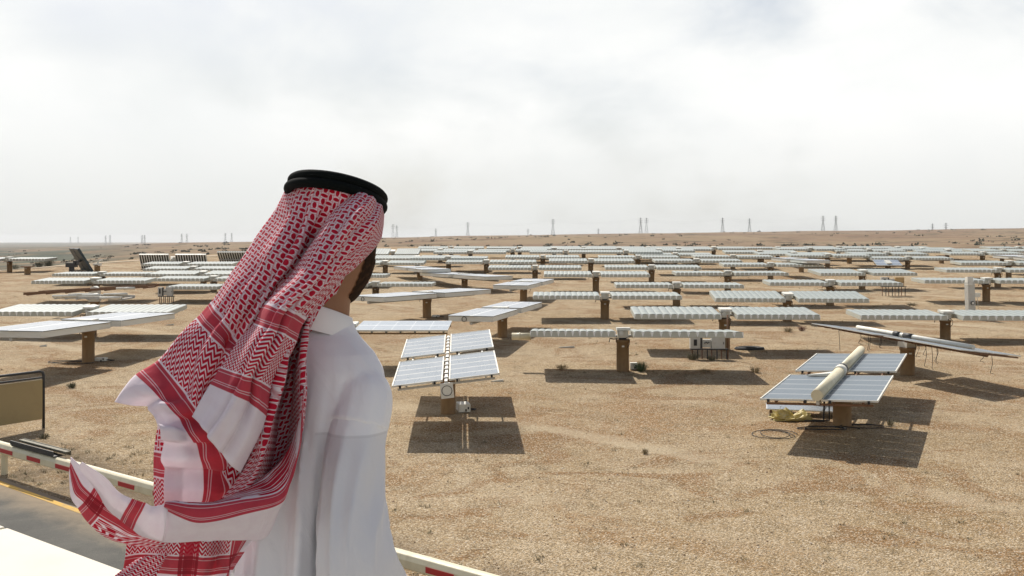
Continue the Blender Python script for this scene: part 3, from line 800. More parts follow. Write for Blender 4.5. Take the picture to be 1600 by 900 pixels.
cabinet(260, 473, 1.35, .72, .55, 'small electrical cabinet with dark legs standing alone left of the headscarf', 2)
cabinet(1396, 462, 2.3, .80, .85, 'electrical cabinet with a tan box beneath the end of a lens array at right', 3, True)
# white upright column
g = G(1516, 499); zg = zt(g.x, g.y); r = empty('instrument_column', (g.x, g.y, zg), rad(6), 'white upright box column with bent top and small bracket, among the lens arrays', 'instrument column')
b = MB(); b.hexa([(-.22, -.22, 0), (.30, -.22, 0), (.30, .25, 0), (-.22, .25, 0)], [(-.30, -.22, 2.6), (.20, -.22, 2.6), (.20, .25, 2.6), (-.30, .25, 2.6)]); b.build('column', M_grey, r, bevel=.015)
b = MB(); b.hexa([(-.30, -.23, 2.4), (.02, -.30, 2.4), (.02, .2, 2.4), (-.30, .2, 2.4)], [(-.28, -.15, 2.98), (.12, -.2, 2.98), (.16, .25, 2.93), (-.24, .25, 2.93)]); b.build('cap', M_white, r, bevel=.015)
b = MB(); b.tube([(0.02, -.24, 1.15), (.02, -.30, 1.15)], .14, 18, 0); b.tube([(0.02, -.30, 1.15), (.02, -.32, 1.15)], .09, 18, 1); b.build('gauge', [M_dark, M_white], r)
b = MB(); b.box((.48, 0, 1.7), (.4, .25, .28)); b.tube([(.45, -.1, 1.55), (.5, -.1, 1.2), (.6, 0, .7)], .02, 6); b.build('bracket', M_white, r)
# small control boxes at pedestal feet
def control_box(px, py, w, d, h, rz, label):
    g = G(px, py); r = empty('control_box', (g.x, g.y, zt(g.x, g.y)), rz, label, 'control box')
    b = MB(); b.box((0, 0, h / 2 + .03), (w, d, h)); c_ = b.build('casing', M_white, r, bevel=.012)
    b = MB()
    for k in range(2): b.box((w * (.12 + .2 * k), -d / 2 - .004, h * .35 + k * .08), (.06, .012, .09))
    b.build('socket', M_black, c_)
    b = MB(); b.tube([(w / 2, 0, .1), (w / 2 + .18, .05, .04), (w / 2 + .3, .3, .03), (0, .6, .03)], .022, 6); b.build('cable', M_black, r)
control_box(724, 643, .46, .75, .30, rad(10), 'white control box on the ground beside the pedestal of the four-panel tracker nearest the man')
control_box(990, 578, .34, .30, .32, 0, 'little white box at the foot of the nearest long lens array')
control_box(681, 496.5, .5, .3, .14, 0, 'tiny dark-wired box at the foot of the two-winged grey tracker')
control_box(158, 564, .55, .35, .16, 0, 'small box with loose cables at the foot of the thick pedestal at left')
# cables lying on the ground
def coil(px, py, rx, ry, turns, label, rr=.022, seed=0):
    rn = random.Random(seed); g = G(px, py); pts = []
    for i in range(int(turns * 30) + 1):
        a = i / 30 * 2 * math.pi; k = 1 + .22 * math.sin(a * .37 + seed) + .08 * math.sin(a * 2.3 + seed) + rn.uniform(-.01, .01)
        x, y = g.x + rx * k * math.cos(a), g.y + ry * k * math.sin(a)
        pts.append((x, y, zt(x, y) + .03 + .012 * math.sin(a * 1.7) + .03 * (i / 30) / max(1, turns)))
    b = MB(); b.tube(pts, rr, 6); tag(b.build('cable_coil', M_black, None), label, 'cable')
coil(1211, 681, .62, .62, 2.3, 'loose coil of dark cable on the gravel left of the piped tracker', .012, 1)
coil(1290, 672, .95, .28, 1.8, 'dark cable looped on the ground in front of the piped tracker pedestal', .018, 2)
coil(1352, 669, .9, .35, 1.6, 'dark cable looped right of the piped tracker pedestal', .015, 3)
coil(1171, 545, .62, .30, 4.5, 'flattened black hose coil lying right of the grey electrical boxes', .075, 4)
coil(110, 567, .9, .35, 1.7, 'thin tangled cable left of the thick pedestal at left', .018, 5)
# cable drop and bracket below the piped tracker
b = MB(); g = G(1287, 660)
b.tube([g + Vector((0, 0, 1.5)), g + Vector((.02, 0, .7)), g + Vector((0, 0, .05)), g + Vector((-.6, .1, .03)), g + Vector((-1.2, .25, .04))], .035, 8)
b.tube([g + Vector((.22, .1, 1.5)), g + Vector((.24, .1, .05)), g + Vector((-.9, .5, .04))], .03, 8)
tag(b.build('hanging_cable', M_black), 'black cables dropping from the piped tracker to the ground', 'cable')
# loose panel lying under it
g = G(1240, 652); r = empty('loose_panel', (g.x, g.y, g.z), rad(-14), 'grey loose panel lying propped on the ground under the piped tracker', 'panel')
Mx = Matrix.Translation((0, 0, .26)) @ Matrix.Rotation(rad(4), 4, 'X')
link('panel_sheet', ME_PANEL, r, Mx @ Matrix.Translation((-1.0, .1, 0)) @ Matrix.Diagonal((3.1, 1.0, 1, 1)))
for q in (-.8, 1.9):
    b = MB(); b.box((q, .6, .11), (.12, .7, .22)); b.build('support_block', M_rust, r)
# yellow plastic sack
bm = bmesh.new(); bmesh.ops.create_icosphere(bm, subdivisions=4, radius=1)
for v_ in bm.verts:
    p = v_.co.copy(); n_ = noise.fractal(p * 1.7 + Vector((3, 1, 5)), 1, 2, 5)
    v_.co = Vector((p.x * (.72 + .25 * n_), p.y * (.42 + .15 * n_), max(-.04, p.z * .20 * (1 + 1.2 * n_) + .09 + .07 * n_)))
    
g = G(1237, 652); me = mesh_from(bm, 'plastic_sack', [plain('yellow_plastic', (.46, .37, .12), .5, 0, (.60, .54, .34), 5.0, .7)])
for f in me.polygons: f.use_smooth = False
o = bpy.data.objects.new('plastic_sack', me); COL.objects.link(o); o.location = (g.x - .2, g.y - .5, g.z); tag(o, 'crumpled yellow plastic sack at the left corner of the piped tracker', 'sack')
# bits of litter
for (px, py, w, lab) in ((885, 543, .9, 'broken white plastic strip on the gravel left of the nearest lens array pedestal'),
                         (67, 541.0, .35, 'tiny white scrap on the sand left of the thick pedestal'),
                         (265, 508, .5, 'small pale scrap on the sand near the headscarf at left'),
                         (777, 596, .55, 'small white strip of litter right of the four-panel tracker nearest the man')):
    g = G(px, py); b = MB(); b.hexa([g + Vector((-w / 2, -.05, 0)), g + Vector((w / 2, -.02, 0)), g + Vector((w / 2, .12, 0)), g + Vector((-w / 3, .08, 0))],
      [g + Vector((-w / 2, -.05, .03)), g + Vector((w / 2, -.02, .10)), g + Vector((w / 2, .12, .09)), g + Vector((-w / 3, .08, .03))]); tag(b.build('litter_scrap', M_white), lab, 'litter')

# ------------------------------------------------------------------ sign board at far left
p1 = G(68, 668); p1.z = zt(p1.x, p1.y); top = 3.27
dr = (Vector((P(0, 588, 34.4).x, 34.4, 0)) - Vector((p1.x, p1.y, 0))).normalized()
r = empty('sign_board', p1, math.atan2(dr.y, dr.x), 'tan blank board in a dark rounded tube frame beyond the barrier boom', 'board')
H = top - p1.z; LB = 3.6
b = MB(); b.tube([(0, 0, 0), (0, 0, H - .15), (.04, 0, H - .04), (.15, 0, H), (LB - .15, 0, H), (LB - .04, 0, H - .04), (LB, 0, H - .15), (LB, 0, 0)], .05, 12); b.build('frame', M_dark, r)
b = MB(); b.box((LB / 2, 0, H / 2 + .02), (LB - .12, .08, H - .62)); b.build('panel', plain('tan_board', (.36, .27, .125), .6, 0, (.30, .22, .11), 1.5, .5), r, bevel=.01)
b = MB(); b.box((LB / 2, 0, H - .22), (LB - .1, .05, .05)); b.build('rail', M_dark, r)

# ------------------------------------------------------------------ barrier boom
PA, PB = Vector((-15.3, 29.7, 1.83)), Vector((0, 18.7, 1.449))
dv = (PB - PA); Lb = dv.length; dv.normalize()
A0 = PA - dv * 1.6; A1 = PB + dv * 5.0; LL = (A1 - A0).length
r = empty('barrier_boom', A0, 0, 'long cream barrier boom with short red stripes running across behind the man', 'barrier')
side = Vector((0, 0, 1)).cross(dv).normalized(); upv = dv.cross(side)
if upv.z < 0: side = -side; upv = dv.cross(side)
Mb = Matrix(((dv.x, side.x, upv.x, 0), (dv.y, side.y, upv.y, 0), (dv.z, side.z, upv.z, 0), (0, 0, 0, 1)))
prof = [(-.14, -.15), (.14, -.15), (.16, -.12), (.16, .03), (.10, .13), (.04, .15), (-.04, .15), (-.10, .12), (-.15, .03), (-.16, -.12)]
b = MB(); b.rings([[Mb @ Vector((x, a, z)) for (a, z) in prof] for x in (0, LL)], smooth=False); bo = b.build('boom', M_cream, r, bevel=.01)
M_red = plain('red_stripe_film', (.42, .018, .02), .45, 0, (.35, .05, .04), 4, .4)
sgn = -1 if (Mb @ Vector((0, -1, 0))).y < 0 else 1
k = 1.6 + .35
while k < LL:
    b = MB(); b.hexa([Mb @ Vector((k + a, sgn * yy, z)) for (a, yy, z) in ((0, .1620, -.10), (.72, .1620, -.10), (.72, .1590, -.10), (0, .1590, -.10))],
                     [Mb @ Vector((k + a, sgn * yy, z)) for (a, yy, z) in ((0, .1635, .02), (.72, .1635, .02), (.72, .1575, .02), (0, .1575, .02))]); b.build('red_stripe', M_red, bo)
    k += 1.5
def on_boom(x, y, z): return Mb @ Vector((x, y, z))
p = A0 + dv * 1.9
b = MB(); zz = zt(p.x, p.y); b.box((p.x - A0.x, p.y - A0.y, (zz + p.z - .17 - A0.z - A0.z) / 2 + 0), (.14, .14, p.z - .17 - zz)); b.build('support_post', M_cream, r)
p = A1 - dv * 1
zz = zt(p.x, p.y); b = MB(); b.box((p.x - A0.x, p.y - A0.y, (zz + p.z - .17) / 2 - A0.z), (.14, .14, p.z - .17 - zz)); b.build('support_post', M_cream, r)
# steel channel lying on the boom
r = empty('steel_channel', A0 + dv * 2.5, 0, 'dark weathered steel channel resting along the top of the barrier boom at left', 'steel channel')
b = MB()
b.box((1.15, .02, .17), (2.3, .26, .03), Mb); b.box((1.15, sgn * .13, .26), (2.3, .03, .12), Mb); b.build('lower_channel', M_dark, r)
b = MB(); b.box((1.35, -sgn * .14, .30), (2.5, .16, .05), Mb); b.box((1.35, -sgn * .21, .27), (2.5, .025, .14), Mb)
b.build('upper_plate', plain('olive_steel', (.13, .12, .085), .6, .2, (.08, .06, .04), 4, .6), r)

# ------------------------------------------------------------------ shrubs and stones
def shrub(px, py, rr, h, n, col, label, seed):
    rn = random.Random(seed); g = G(px, py); z0 = zt(g.x, g.y)
    bm = bmesh.new()
    for i in range(int(n * .8)):
        a = rn.uniform(0, 6.283); q = rn.random() ** .6 * rr * .45; ln = h * rn.uniform(.5, 1.1); tilt = rn.uniform(.1, 1.0)
        base = Vector((q * math.cos(a), q * math.sin(a), 0)); out = Vector((math.cos(a + rn.uniform(-.5, .5)), math.sin(a + rn.uniform(-.5, .5)), 0))
        tip = base + out * rr * tilt * .7 + Vector((0, 0, ln * (1 - .35 * tilt)))
        mid = base.lerp(tip, .55) + Vector((0, 0, ln * .12)); sd_ = out.cross(Vector((0, 0, 1))) * (.004 + .006 * rr)
        v1 = [bm.verts.new(p) for p in (base - sd_, base + sd_, mid + sd_, mid - sd_, tip)]
        bm.faces.new(v1[:4]); bm.faces.new((v1[3], v1[2], v1[4]))
        for _ in range(3):
            c_ = base.lerp(tip, rn.uniform(.4, 1)); u_ = Vector((rn.gauss(0, 1), rn.gauss(0, 1), rn.gauss(0, 1))).normalized() * .035 * (rr + .3); w_ = u_.orthogonal().normalized() * .02
            bm.faces.new([bm.verts.new(c_ + k) for k in (-u_, w_, u_)])
    me = mesh_from(bm, 'desert_shrub', [plain('shrub_leaf', col, .8, 0, (col[0] * .6, col[1] * .6, col[2] * .6), 9, .8)])
    o = bpy.data.objects.new('desert_shrub', me); COL.objects.link(o); o.location = (g.x, g.y, z0 - .02); tag(o, label, 'shrub', 'desert shrubs')
GR, DRY, TAN = (.055, .085, .03), (.15, .13, .07), (.26, .20, .10)
for i, a in enumerate([(1002, 580, .42, .55, 260, GR, 'green shrub beside the little white box at the nearest lens array'),
    (1082, 562, .45, .45, 200, DRY, 'olive shrub under the left end of the grey electrical boxes'),
    (1113, 563, .4, .35, 130, DRY, 'low dry shrub among the legs of the grey electrical boxes'),
    (112, 607, .26, .30, 130, (.09, .09, .045), 'small grey-green tuft on the bare sand right of the tan board'),
    (1008, 708, .16, .22, 60, TAN, 'tiny yellowish tuft alone on the gravel right of centre'),
    (1232, 519, .4, .40, 120, TAN, 'dry tuft in the shadow left of the long thin tracker'),
    (1253, 517, .35, .42, 120, (.2, .09, .06), 'reddish dry tuft just left of the long thin tracker'),
    (1180, 582, .35, .4, 110, TAN, 'dry stalky tuft on the sand right of the electrical boxes'),
    (878, 577, .4, .3, 110, TAN, 'dry tuft at the left end of the long shadow of the nearest array'),
    (70, 685, .22, .22, 90, DRY, 'little tuft at the foot of the tan board'),
    (1225, 650, .45, .35, 140, (.20, .20, .09), 'yellow-green weeds in front of the yellow plastic sack'),
    (1100, 582, .35, .22, 90, TAN, 'low dry tuft in the shadow right of the nearest lens array'),
    (716, 893, .14, .22, 70, (.14, .17, .06), 'small green weed just above the barrier boom'),
    (1391, 665, .25, .3, 70, DRY, 'thin weed in the shade of the piped tracker'),
    (1425, 478, .6, .3, 120, DRY, 'low scrub patch in the sand right of the tan box cabinet'),
    (76, 412, 1.3, 1.3, 220, (.07, .075, .045), 'dark bush beyond the dirt track at far left'),
    (62, 413, .9, 1.1, 160, (.07, .075, .045), 'smaller dark bush beside the dark bush at far left'),
    (24, 416, .8, .9, 130, (.07, .075, .045), 'low bush left of the bare brown pedestal beyond the track'),
    (1373, 408, 1.1, 1.3, 220, (.09, .10, .04), 'green bush between far arrays, left one of two'),
    (1397, 408, 1.0, 1.3, 220, (.09, .10, .04), 'green bush between far arrays, right one of two')]):
    shrub(*a, seed=i + 3)
def scatter(name, n, zone, size, mats, seed, label=None):
    """loose stones as one mesh: nobody could count them"""
    rn = np.random.default_rng(seed); vs_, fs = [], []
    base = np.array([(1, 0, 0), (0, 1, 0), (-1, 0, 0), (0, -1, 0), (0, 0, 1), (.7, .7, .35), (-.7, .6, .4), (0, 0, -.4)], float)
    tri = [(0, 5, 4), (5, 1, 4), (1, 6, 4), (6, 2, 4), (2, 3, 4), (3, 0, 4), (0, 1, 5), (1, 2, 6), (2, 1, 7), (3, 2, 7), (0, 3, 7), (1, 0, 7)]
    k = 0
    px = rn.uniform(-60, 1660, n); py = zone[0] + (zone[1] - zone[0]) * rn.random(n) ** 1.1
    d = CZ * F / (py - 320); x = (px - 800) / F * d; y = d
    z = terrain(x, y); ok = (x * NN.x + y * NN.y) > 13.9
    for i in np.nonzero(ok)[0]:
        s = size[0] + (size[1] - size[0]) * rn.random() ** 4
        a = rn.uniform(0, 6.28); c_, s_ = math.cos(a), math.sin(a)
        pts = base * np.array([s * rn.uniform(.7, 1.5), s, s * rn.uniform(.4, .9)]) * rn.uniform(.75, 1.25, (8, 3))
        pts = pts @ np.array([(c_, s_, 0), (-s_, c_, 0), (0, 0, 1)]) + (x[i], y[i], z[i] + s * .1)
        vs_ += pts.tolist(); fs += [(a_ + k, b_ + k, c2 + k) for a_, b_, c2 in tri]; k += 8
    me = bpy.data.meshes.new(name); me.from_pydata(vs_, [], fs)
    for m in mats: me.materials.append(m)
    mi = np.repeat(rn.integers(0, len(mats), k // 8), len(tri)); me.polygons.foreach_set('material_index', mi.tolist()); me.update()
    o = bpy.data.objects.new(name, me); COL.objects.link(o); tag(o, label, name.replace('_', ' '), kind='stuff')
scatter('loose_stones', 12000, (520, 905), (.008, .036), [plain('stone_pale', (.55, .46, .35), .9), plain('stone_brown', (.22, .14, .08), .9), plain('stone_tan', (.40, .29, .18), .9), plain('stone_ochre', (.30, .20, .11), .9)], 5, 'loose stones strewn over the gravel')
# dry grass and dirt clumps as one ground cover
bm = bmesh.new(); rn = random.Random(12)
for i in range(800):
    zone = rn.random()
    if zone < .30: px, py = rn.uniform(0, 240), 700 + rn.uniform(0, 1) * 60 + rn.uniform(-8, 8)
    else: px, py = rn.uniform(0, 1600), 430 + 470 * rn.random() ** 1.2
    if i % 3:                      # growth follows the shade under the arrays
        q_ = near[rn.randrange(14)]; px, py = rn.uniform(q_[1], q_[2]) + rn.uniform(-15, 25), q_[5] + rn.uniform(-3, 7) + (q_[5] - 430) * .02
    g = G(px, py)
    if g.x * NN.x + g.y * NN.y < 13.9: continue
    z0 = zt(g.x, g.y)
    for _ in range(rn.randint(4, 16)):
        a = rn.uniform(0, 6.28); q = Vector((g.x + rn.gauss(0, .06), g.y + rn.gauss(0, .06), z0)); l_ = rn.uniform(.05, .20)
        out = Vector((math.cos(a), math.sin(a), rn.uniform(.3, 1.2))).normalized() * l_; sd_ = Vector((-math.sin(a), math.cos(a), 0)) * .009
        bm.faces.new([bm.verts.new(p) for p in (q - sd_, q + sd_, q + out)])
me = mesh_from(bm, 'dry_grass', [plain('dry_grass_blade', (.17, .14, .07), .9, 0, (.09, .085, .04), 3, .6)])
o = bpy.data.objects.new('dry_grass', me); COL.objects.link(o); tag(o, 'sparse dry grass and twigs over the gravel', 'dry grass', kind='stuff')

# distant scrub on the slopes
bm = bmesh.new(); rn = random.Random(5)
for i in range(1100):
    r_ = 260 * (2100 / 260) ** rn.random(); a = rad(rn.uniform(-30, 30))
    x, y = r_ * math.sin(a), r_ * math.cos(a)
    n_ = noise.noise(Vector((x * .006, y * .004, 0)))
    if n_ < -.02: continue
    z0 = zt(x, y); s = rn.uniform(.35, .9) * (1 + r_ / 1500)
    for _ in range(9):
        c_ = Vector((x + rn.gauss(0, s), y + rn.gauss(0, s), z0 + abs(rn.gauss(0, s * .45))))
        u_ = Vector((rn.gauss(0, 1), rn.gauss(0, 1), rn.gauss(0, 1))).normalized() * s * .5; w_ = u_.orthogonal() * .8
        bm.faces.new([bm.verts.new(c_ + k) for k in (-u_ - w_, u_ - w_, u_ + w_, w_ - u_)])
me = mesh_from(bm, 'scrub', [plain('far_scrub', (.075, .075, .045), 1.0)])
o = bpy.data.objects.new('scrub', me); COL.objects.link(o); tag(o, 'dark low scrub scattered over the far slopes', 'scrub', kind='stuff')

# ------------------------------------------------------------------ pylons on the horizon
def pylon_mesh():
    b = MB()
    def bar(p, q, r): b.tube([p, q], r, 4, caps=False)
    hw_ = lambda z: .11 - .085 * min(1, z / .72) if z < .72 else .025 - .012 * (z - .72) / .28
    lv = [0, .22, .4, .54, .65, .74, .82, .9, 1.0]
    for sx in (-1, 1):
        for sy in (-1, 1):
            for a, c in zip(lv, lv[1:]): bar((sx * hw_(a), sy * hw_(a), a), (sx * hw_(c), sy * hw_(c), c), .0075)
    for a, c in zip(lv, lv[1:]):
        for s in (-1, 1):
            bar((-hw_(a), s * hw_(a), a), (hw_(c), s * hw_(c), c), .0045); bar((hw_(a), s * hw_(a), a), (-hw_(c), s * hw_(c), c), .0045)
            bar((s * hw_(a), -hw_(a), a), (s * hw_(c), hw_(c), c), .0045)
    for z, w in ((.70, .13), (.81, .15), (.92, .12)):
        for s in (-1, 1):
            bar((0, 0, z), (s * w, 0, z), .006); bar((0, 0, z + .035), (s * w, 0, z), .005); bar((s * w, 0, z), (s * w, 0, z - .03), .004)
    return mesh_from(b.bm, 'pylon', [M_py])
M_py = plain('pylon_steel', (.22, .23, .24), .7)
ME_PY = pylon_mesh()
pyl = [(1001, 340, 363, 2300), (1010, 340, 363, 2380), (1129, 340, 362, 2300), (1171, 341, 362, 2350), (1286, 337, 360, 2300), (1306, 337, 360, 2350), (864, 342, 367, 2300),
       (731, 347, 370, 2400), (614, 350, 372, 2400), (620, 352, 372, 2500), (1457, 349, 360, 3200), (1478, 348, 360, 3300), (284, 365, 379, 3000), (292, 365, 379, 3100),
       (352, 364, 378, 2800), (362, 364, 378, 2900), (222, 367, 379, 4200), (226, 367, 379, 4300), (165, 368, 379, 5200), (172, 367, 379, 5300), (110, 370, 379, 6500), (122, 370, 379, 6600),
       (681, 357, 371, 3000), (935, 357, 366, 3600), (825, 357, 368, 3400)]
for i, (px, yt, yb, d) in enumerate(sorted(pyl)):
    ground_ = P(px, yb, d); zt_ = P(px, yt, d).z; zb = zt(ground_.x, d); h = zt_ - zb
    o = bpy.data.objects.new('power_pylon', ME_PY); COL.objects.link(o); o.location = (ground_.x, d, zb); s = max(24, h) ; o.scale = (s * .95, s * .95, s)
    o.rotation_euler = (0, 0, rad((-6, 8, 3)[i % 3]))
    hv = 'very faint ' if d > 4000 else 'faint ' if d > 2700 else 'tall '
    tag(o, hv + 'lattice power pylon on the horizon, number %s counted from the left' % ['one', 'two', 'three', 'four', 'five', 'six', 'seven', 'eight', 'nine', 'ten', 'eleven', 'twelve', 'thirteen', 'fourteen', 'fifteen', 'sixteen', 'seventeen', 'eighteen', 'nineteen', 'twenty', 'twenty-one', 'twenty-two', 'twenty-three', 'twenty-four', 'twenty-five'][i], 'pylon', 'pylons along the horizon')

ends = sorted([p for p in pyl if p[3] in (2300, 2400)])
M_cable = plain('cable_metal', (.40, .41, .42), .6)
for (a, c) in zip(ends, ends[1:]):
    for k, (f_, dx, hh) in enumerate(((.12, -4, 'lower'), (.02, 0, 'upper'))):
        p, q = P(a[0], a[1], a[3]), P(c[0], c[1], c[3]); p.z -= 36 * f_; q.z -= 36 * f_; p.x += dx; q.x += dx
        b = MB(); b.tube([p.lerp(q, i / 16) - Vector((0, 0, 9 * 4 * (i / 16) * (1 - i / 16))) for i in range(17)], .055, 4, caps=False)
        tag(b.build('power_cable', M_cable), '%s sagging overhead cable of the %s span from the left on the horizon' % (hh, ('first', 'second', 'third', 'fourth', 'fifth', 'sixth', 'seventh', 'eighth')[ends.index(a)]), 'cable', 'power cables between the pylons')
# ------------------------------------------------------------------ haze
b = MB(); b.box((0, 0, 20), (34000, 34000, 110))
hz, hnt, hb = new_mat('desert_haze'); hnt.nodes.remove(hb)
pv = hnt.nodes.new('ShaderNodeVolumePrincipled'); pv.inputs['Color'].default_value = (.93, .95, .97, 1); pv.inputs['Density'].default_value = .000075; pv.inputs['Anisotropy'].default_value = .2
hnt.links.new(pv.outputs[0], hnt.nodes['Material Output'].inputs['Volume'])
HAZE = b.build('haze', hz); HAZE['kind'] = 'stuff'; HAZE['label'] = 'thin dusty haze over the plain'
#PERSON_BEGIN
# ------------------------------------------------------------------ the man on the terrace
CX, CY = -.385, 1.94
def ww(px, py, d): return P(px, py, d) - Vector((CX, CY, DECK))          # photo position and depth -> man's own space
man = empty('person', (CX, CY, DECK), 0, 'man in white robe and windblown red checked headscarf, seen from behind', 'person')
fb, rb, up = Vector((.60, .80, 0)), Vector((.80, -.60, 0)), Vector((0, 0, 1))
yh = rad(36); fh, rh = Vector((math.sin(yh), math.cos(yh), -.10)).normalized(), Vector((math.cos(yh), -math.sin(yh), 0)); uh = rh.cross(fh)
HC = ww(519, 379, 1.93)
def head_pt(n, off=0.0):
    x, y, z = n
    lo = max(0.0, -z); k = 1 - .30 * lo ** 1.5
    X_, Y_, Z_ = .074 * x * k, .094 * y, .125 * z
    if z < 0: Y_ *= 1 - .10 * lo * (1 if y < 0 else 0); Z_ *= 1 + .04 * max(0, y)
    if y < 0 and z < -.35: Y_ *= 1 - .45 * (-z - .35)
    def ga(cx, cy, cz, w, a): return a * math.exp(-((x - cx) ** 2 + (y - cy) ** 2 + (z - cz) ** 2) / (w * w))
    dsp = ga(0, .97, -.22, .17, .026) + ga(0, .99, -.05, .12, .012) + ga(0, .72, -.72, .30, .012) + ga(0, .96, .2, .35, .004)
    dsp += ga(.36, .92, .06, .17, -.010) + ga(-.36, .92, .06, .17, -.010) + ga(0, .86, -.50, .16, .008)
    dsp += ga(.62, .55, -.45, .35, .006) + ga(-.62, .55, -.45, .35, .006)
    v = rh * X_ + fh * Y_ + uh * Z_
    return HC + v + v.normalized() * (dsp + off)
b = MB(); bm = b.bm
def ico(fn, sub, keep=None):
    t = bmesh.new(); bmesh.ops.create_icosphere(t, subdivisions=sub, radius=1)
    vs_ = {v.index: v.co.copy() for v in t.verts}; nv_ = {}
    for f in t.faces:
        if keep and not keep(f.calc_center_median()): continue
        q = []
        for v in f.verts:
            if v.index not in nv_: nv_[v.index] = bm.verts.new(fn(vs_[v.index]))
            q.append(nv_[v.index])
        bm.faces.new(q).smooth = True
    t.free()
ico(lambda n: head_pt(n), 5)
for s_ in (-1, 1):                                # ears
    for (ox, oz, r_) in ((0, .012, .018), (0, -.006, .015), (.004, .024, .013)):
        c_ = HC + rh * (.073 * s_) + fh * (-.004 + ox) + uh * (oz - .005)
        ico(lambda n, c_=c_, r_=r_: c_ + rh * n.x * .008 + fh * n.y * r_ * .8 + uh * n.z * r_, 3)
def ell(c, a, bb, n=40, twist=0.0, fn=None):
    out = []
    for i in range(n):
        t = 2 * math.pi * i / n; k = 1.0 + (fn(t) if fn else 0)
        out.append(c + rb * (a * k * math.cos(t)) + fb * (bb * k * math.sin(t)))
    return out
def cz(z): return Vector((0, 0, z - DECK))        # world height -> own space, on the body's axis
NB = cz(7.80) + fb * -.01
b.rings([ell(cz(7.72), .10, .07), ell(cz(7.80) + fb * .0, .066, .062), ell(NB.lerp(HC, .45), .056, .060), ell(HC + fh * -.025 + uh * -.04, .05, .055)])
prof_body = [(6.42 + .0, .0, 0, 0)]
b.rings([ell(cz(z) + fb * f, a, c) for z, a, c, f in ((7.22, .13, .10, 0), (7.30, .125, .105, 0), (7.42, .108, .09, 0), (7.55, .108, .09, .01), (7.66, .12, .09, .01), (7.74, .13, .075, 0), (7.79, .09, .06, -.005))])
for s_ in (-1, 1):                                # legs and feet
    hp = cz(7.25) + rb * (.085 * s_)
    b.tube([hp, hp + Vector((0, 0, -.22)), hp + Vector((0, 0, -.44)) + fb * .01, hp + Vector((0, 0, -.62)), hp + Vector((0, 0, -.84)), Vector((hp.x, hp.y, .03))], [.095, .085, .058, .058, .038, .036], 16)
    ft = Vector((hp.x, hp.y, .0))
    b.rings([[ft + fb * f + rb * (w * math.cos(t)) + Vector((0, 0, max(.004, h * .5 + h * .5 * math.sin(t)))) for t in [2 * math.pi * i / 14 for i in range(14)]]
             for f, w, h in ((-.06, .02, .03), (-.045, .034, .07), (0, .036, .085), (.06, .042, .055), (.12, .046, .035), (.165, .036, .028), (.185, .015, .018))])
def arm(s_):
    sh = cz(7.705) + rb * (.131 * s_)
    el = sh + Vector((0, 0, -.285)) + rb * (.046 * s_) + fb * -.066
    wr = el + Vector((0, 0, -.20)) + fb * .13 + rb * (-.03 * s_)
    return sh, el, wr
for s_ in (-1, 1):
    sh, el, wr = arm(s_)
    b.tube([sh, sh.lerp(el, .5), el, el.lerp(wr, .4), wr], [.05, .045, .037, .036, .026], 16)
    dh = (wr - el).normalized(); lat = rb * s_ * .2 + fb; lat = (lat - dh * lat.dot(dh)).normalized(); pn = dh.cross(lat)
    b.rings([[wr + dh * l_ + lat * (w * math.cos(t)) + pn * (h * math.sin(t)) for t in [2 * math.pi * i / 14 for i in range(14)]] for l_, w, h in ((-.01, .025, .021), (.03, .036, .017), (.07, .042, .015), (.092, .041, .012))])
    for k, (o_, l_) in enumerate(((-.031, .072), (-.011, .080), (.010, .074), (.030, .058))):
        p0 = wr + dh * .082 + lat * o_
        b.tube([p0 - dh * .02, p0, p0 + dh * l_ * .45 + pn * .006, p0 + dh * l_ * .8 + pn * .022, p0 + dh * l_ + pn * .036], [.0095, .0095, .009, .008, .006], 8)
    p0 = wr + dh * .03 + lat * -.028
    b.tube([p0, p0 + dh * .03 - lat * .022 + pn * .01, p0 + dh * .055 - lat * .030 + pn * .020, p0 + dh * .075 - lat * .032 + pn * .026], [.012, .011, .010, .007], 8)
M_skin = plain('skin', (.26, .125, .065), .5, 0, (.20, .09, .045), 14, .5, bmp=.0006)
M_skin.node_tree.nodes['Principled BSDF'].inputs['Subsurface Weight'].default_value = .08
body = b.build('body', M_skin, man)
rm = body.modifiers.new('remesh', 'REMESH'); rm.mode = 'VOXEL'; rm.voxel_size = .0042; rm.use_smooth_shade = True
sm = body.modifiers.new('smooth', 'SMOOTH'); sm.factor = .5; sm.iterations = 3
# beard, brows, eyes
b = MB(); bm = b.bm
ico(lambda n: head_pt(n, .0022 + .0012 * noise.noise(n * 22)), 5, lambda c: (c.z < -.10 - .25 * max(0, c.y - .3) and c.y > .22 and c.z > -.93 and not (abs(c.x) < .55 and c.z > -.34 and c.y > .3)) or (abs(c.y - .25) < .12 and -.2 < c.z < .3 and abs(c.x) > .5) or (c.y > .2 and c.y < .62 and -.2 < c.z < .06 and abs(c.x) > .62))
M_hair = plain('black_hair', (.022, .012, .007), .9, 0, (.075, .038, .02), 90, .9, bmp=.001, spec=.1)
bd = b.build('beard', M_hair, man, recalc=False)
for s_ in (-1, 1):
    b = MB(); bm = b.bm
    c_ = head_pt(Vector((.36 * s_, .92, .08)).normalized(), -.006); ico(lambda n: c_ + n * .0115, 3); e_ = b.build('eye', plain('eye_white', (.75, .72, .68), .2), man)
    b = MB(); bm = b.bm; ico(lambda n: c_ + fh * .0092 + n * .0045, 2); b.build('iris', M_black, e_)
    b = MB(); b.tube([head_pt(Vector((x * s_, .9, .24 - .1 * abs(x - .35))).normalized(), .003) for x in (.15, .3, .45, .58)], [.003, .0045, .004, .002], 6); b.build('eyebrow', M_hair, man)
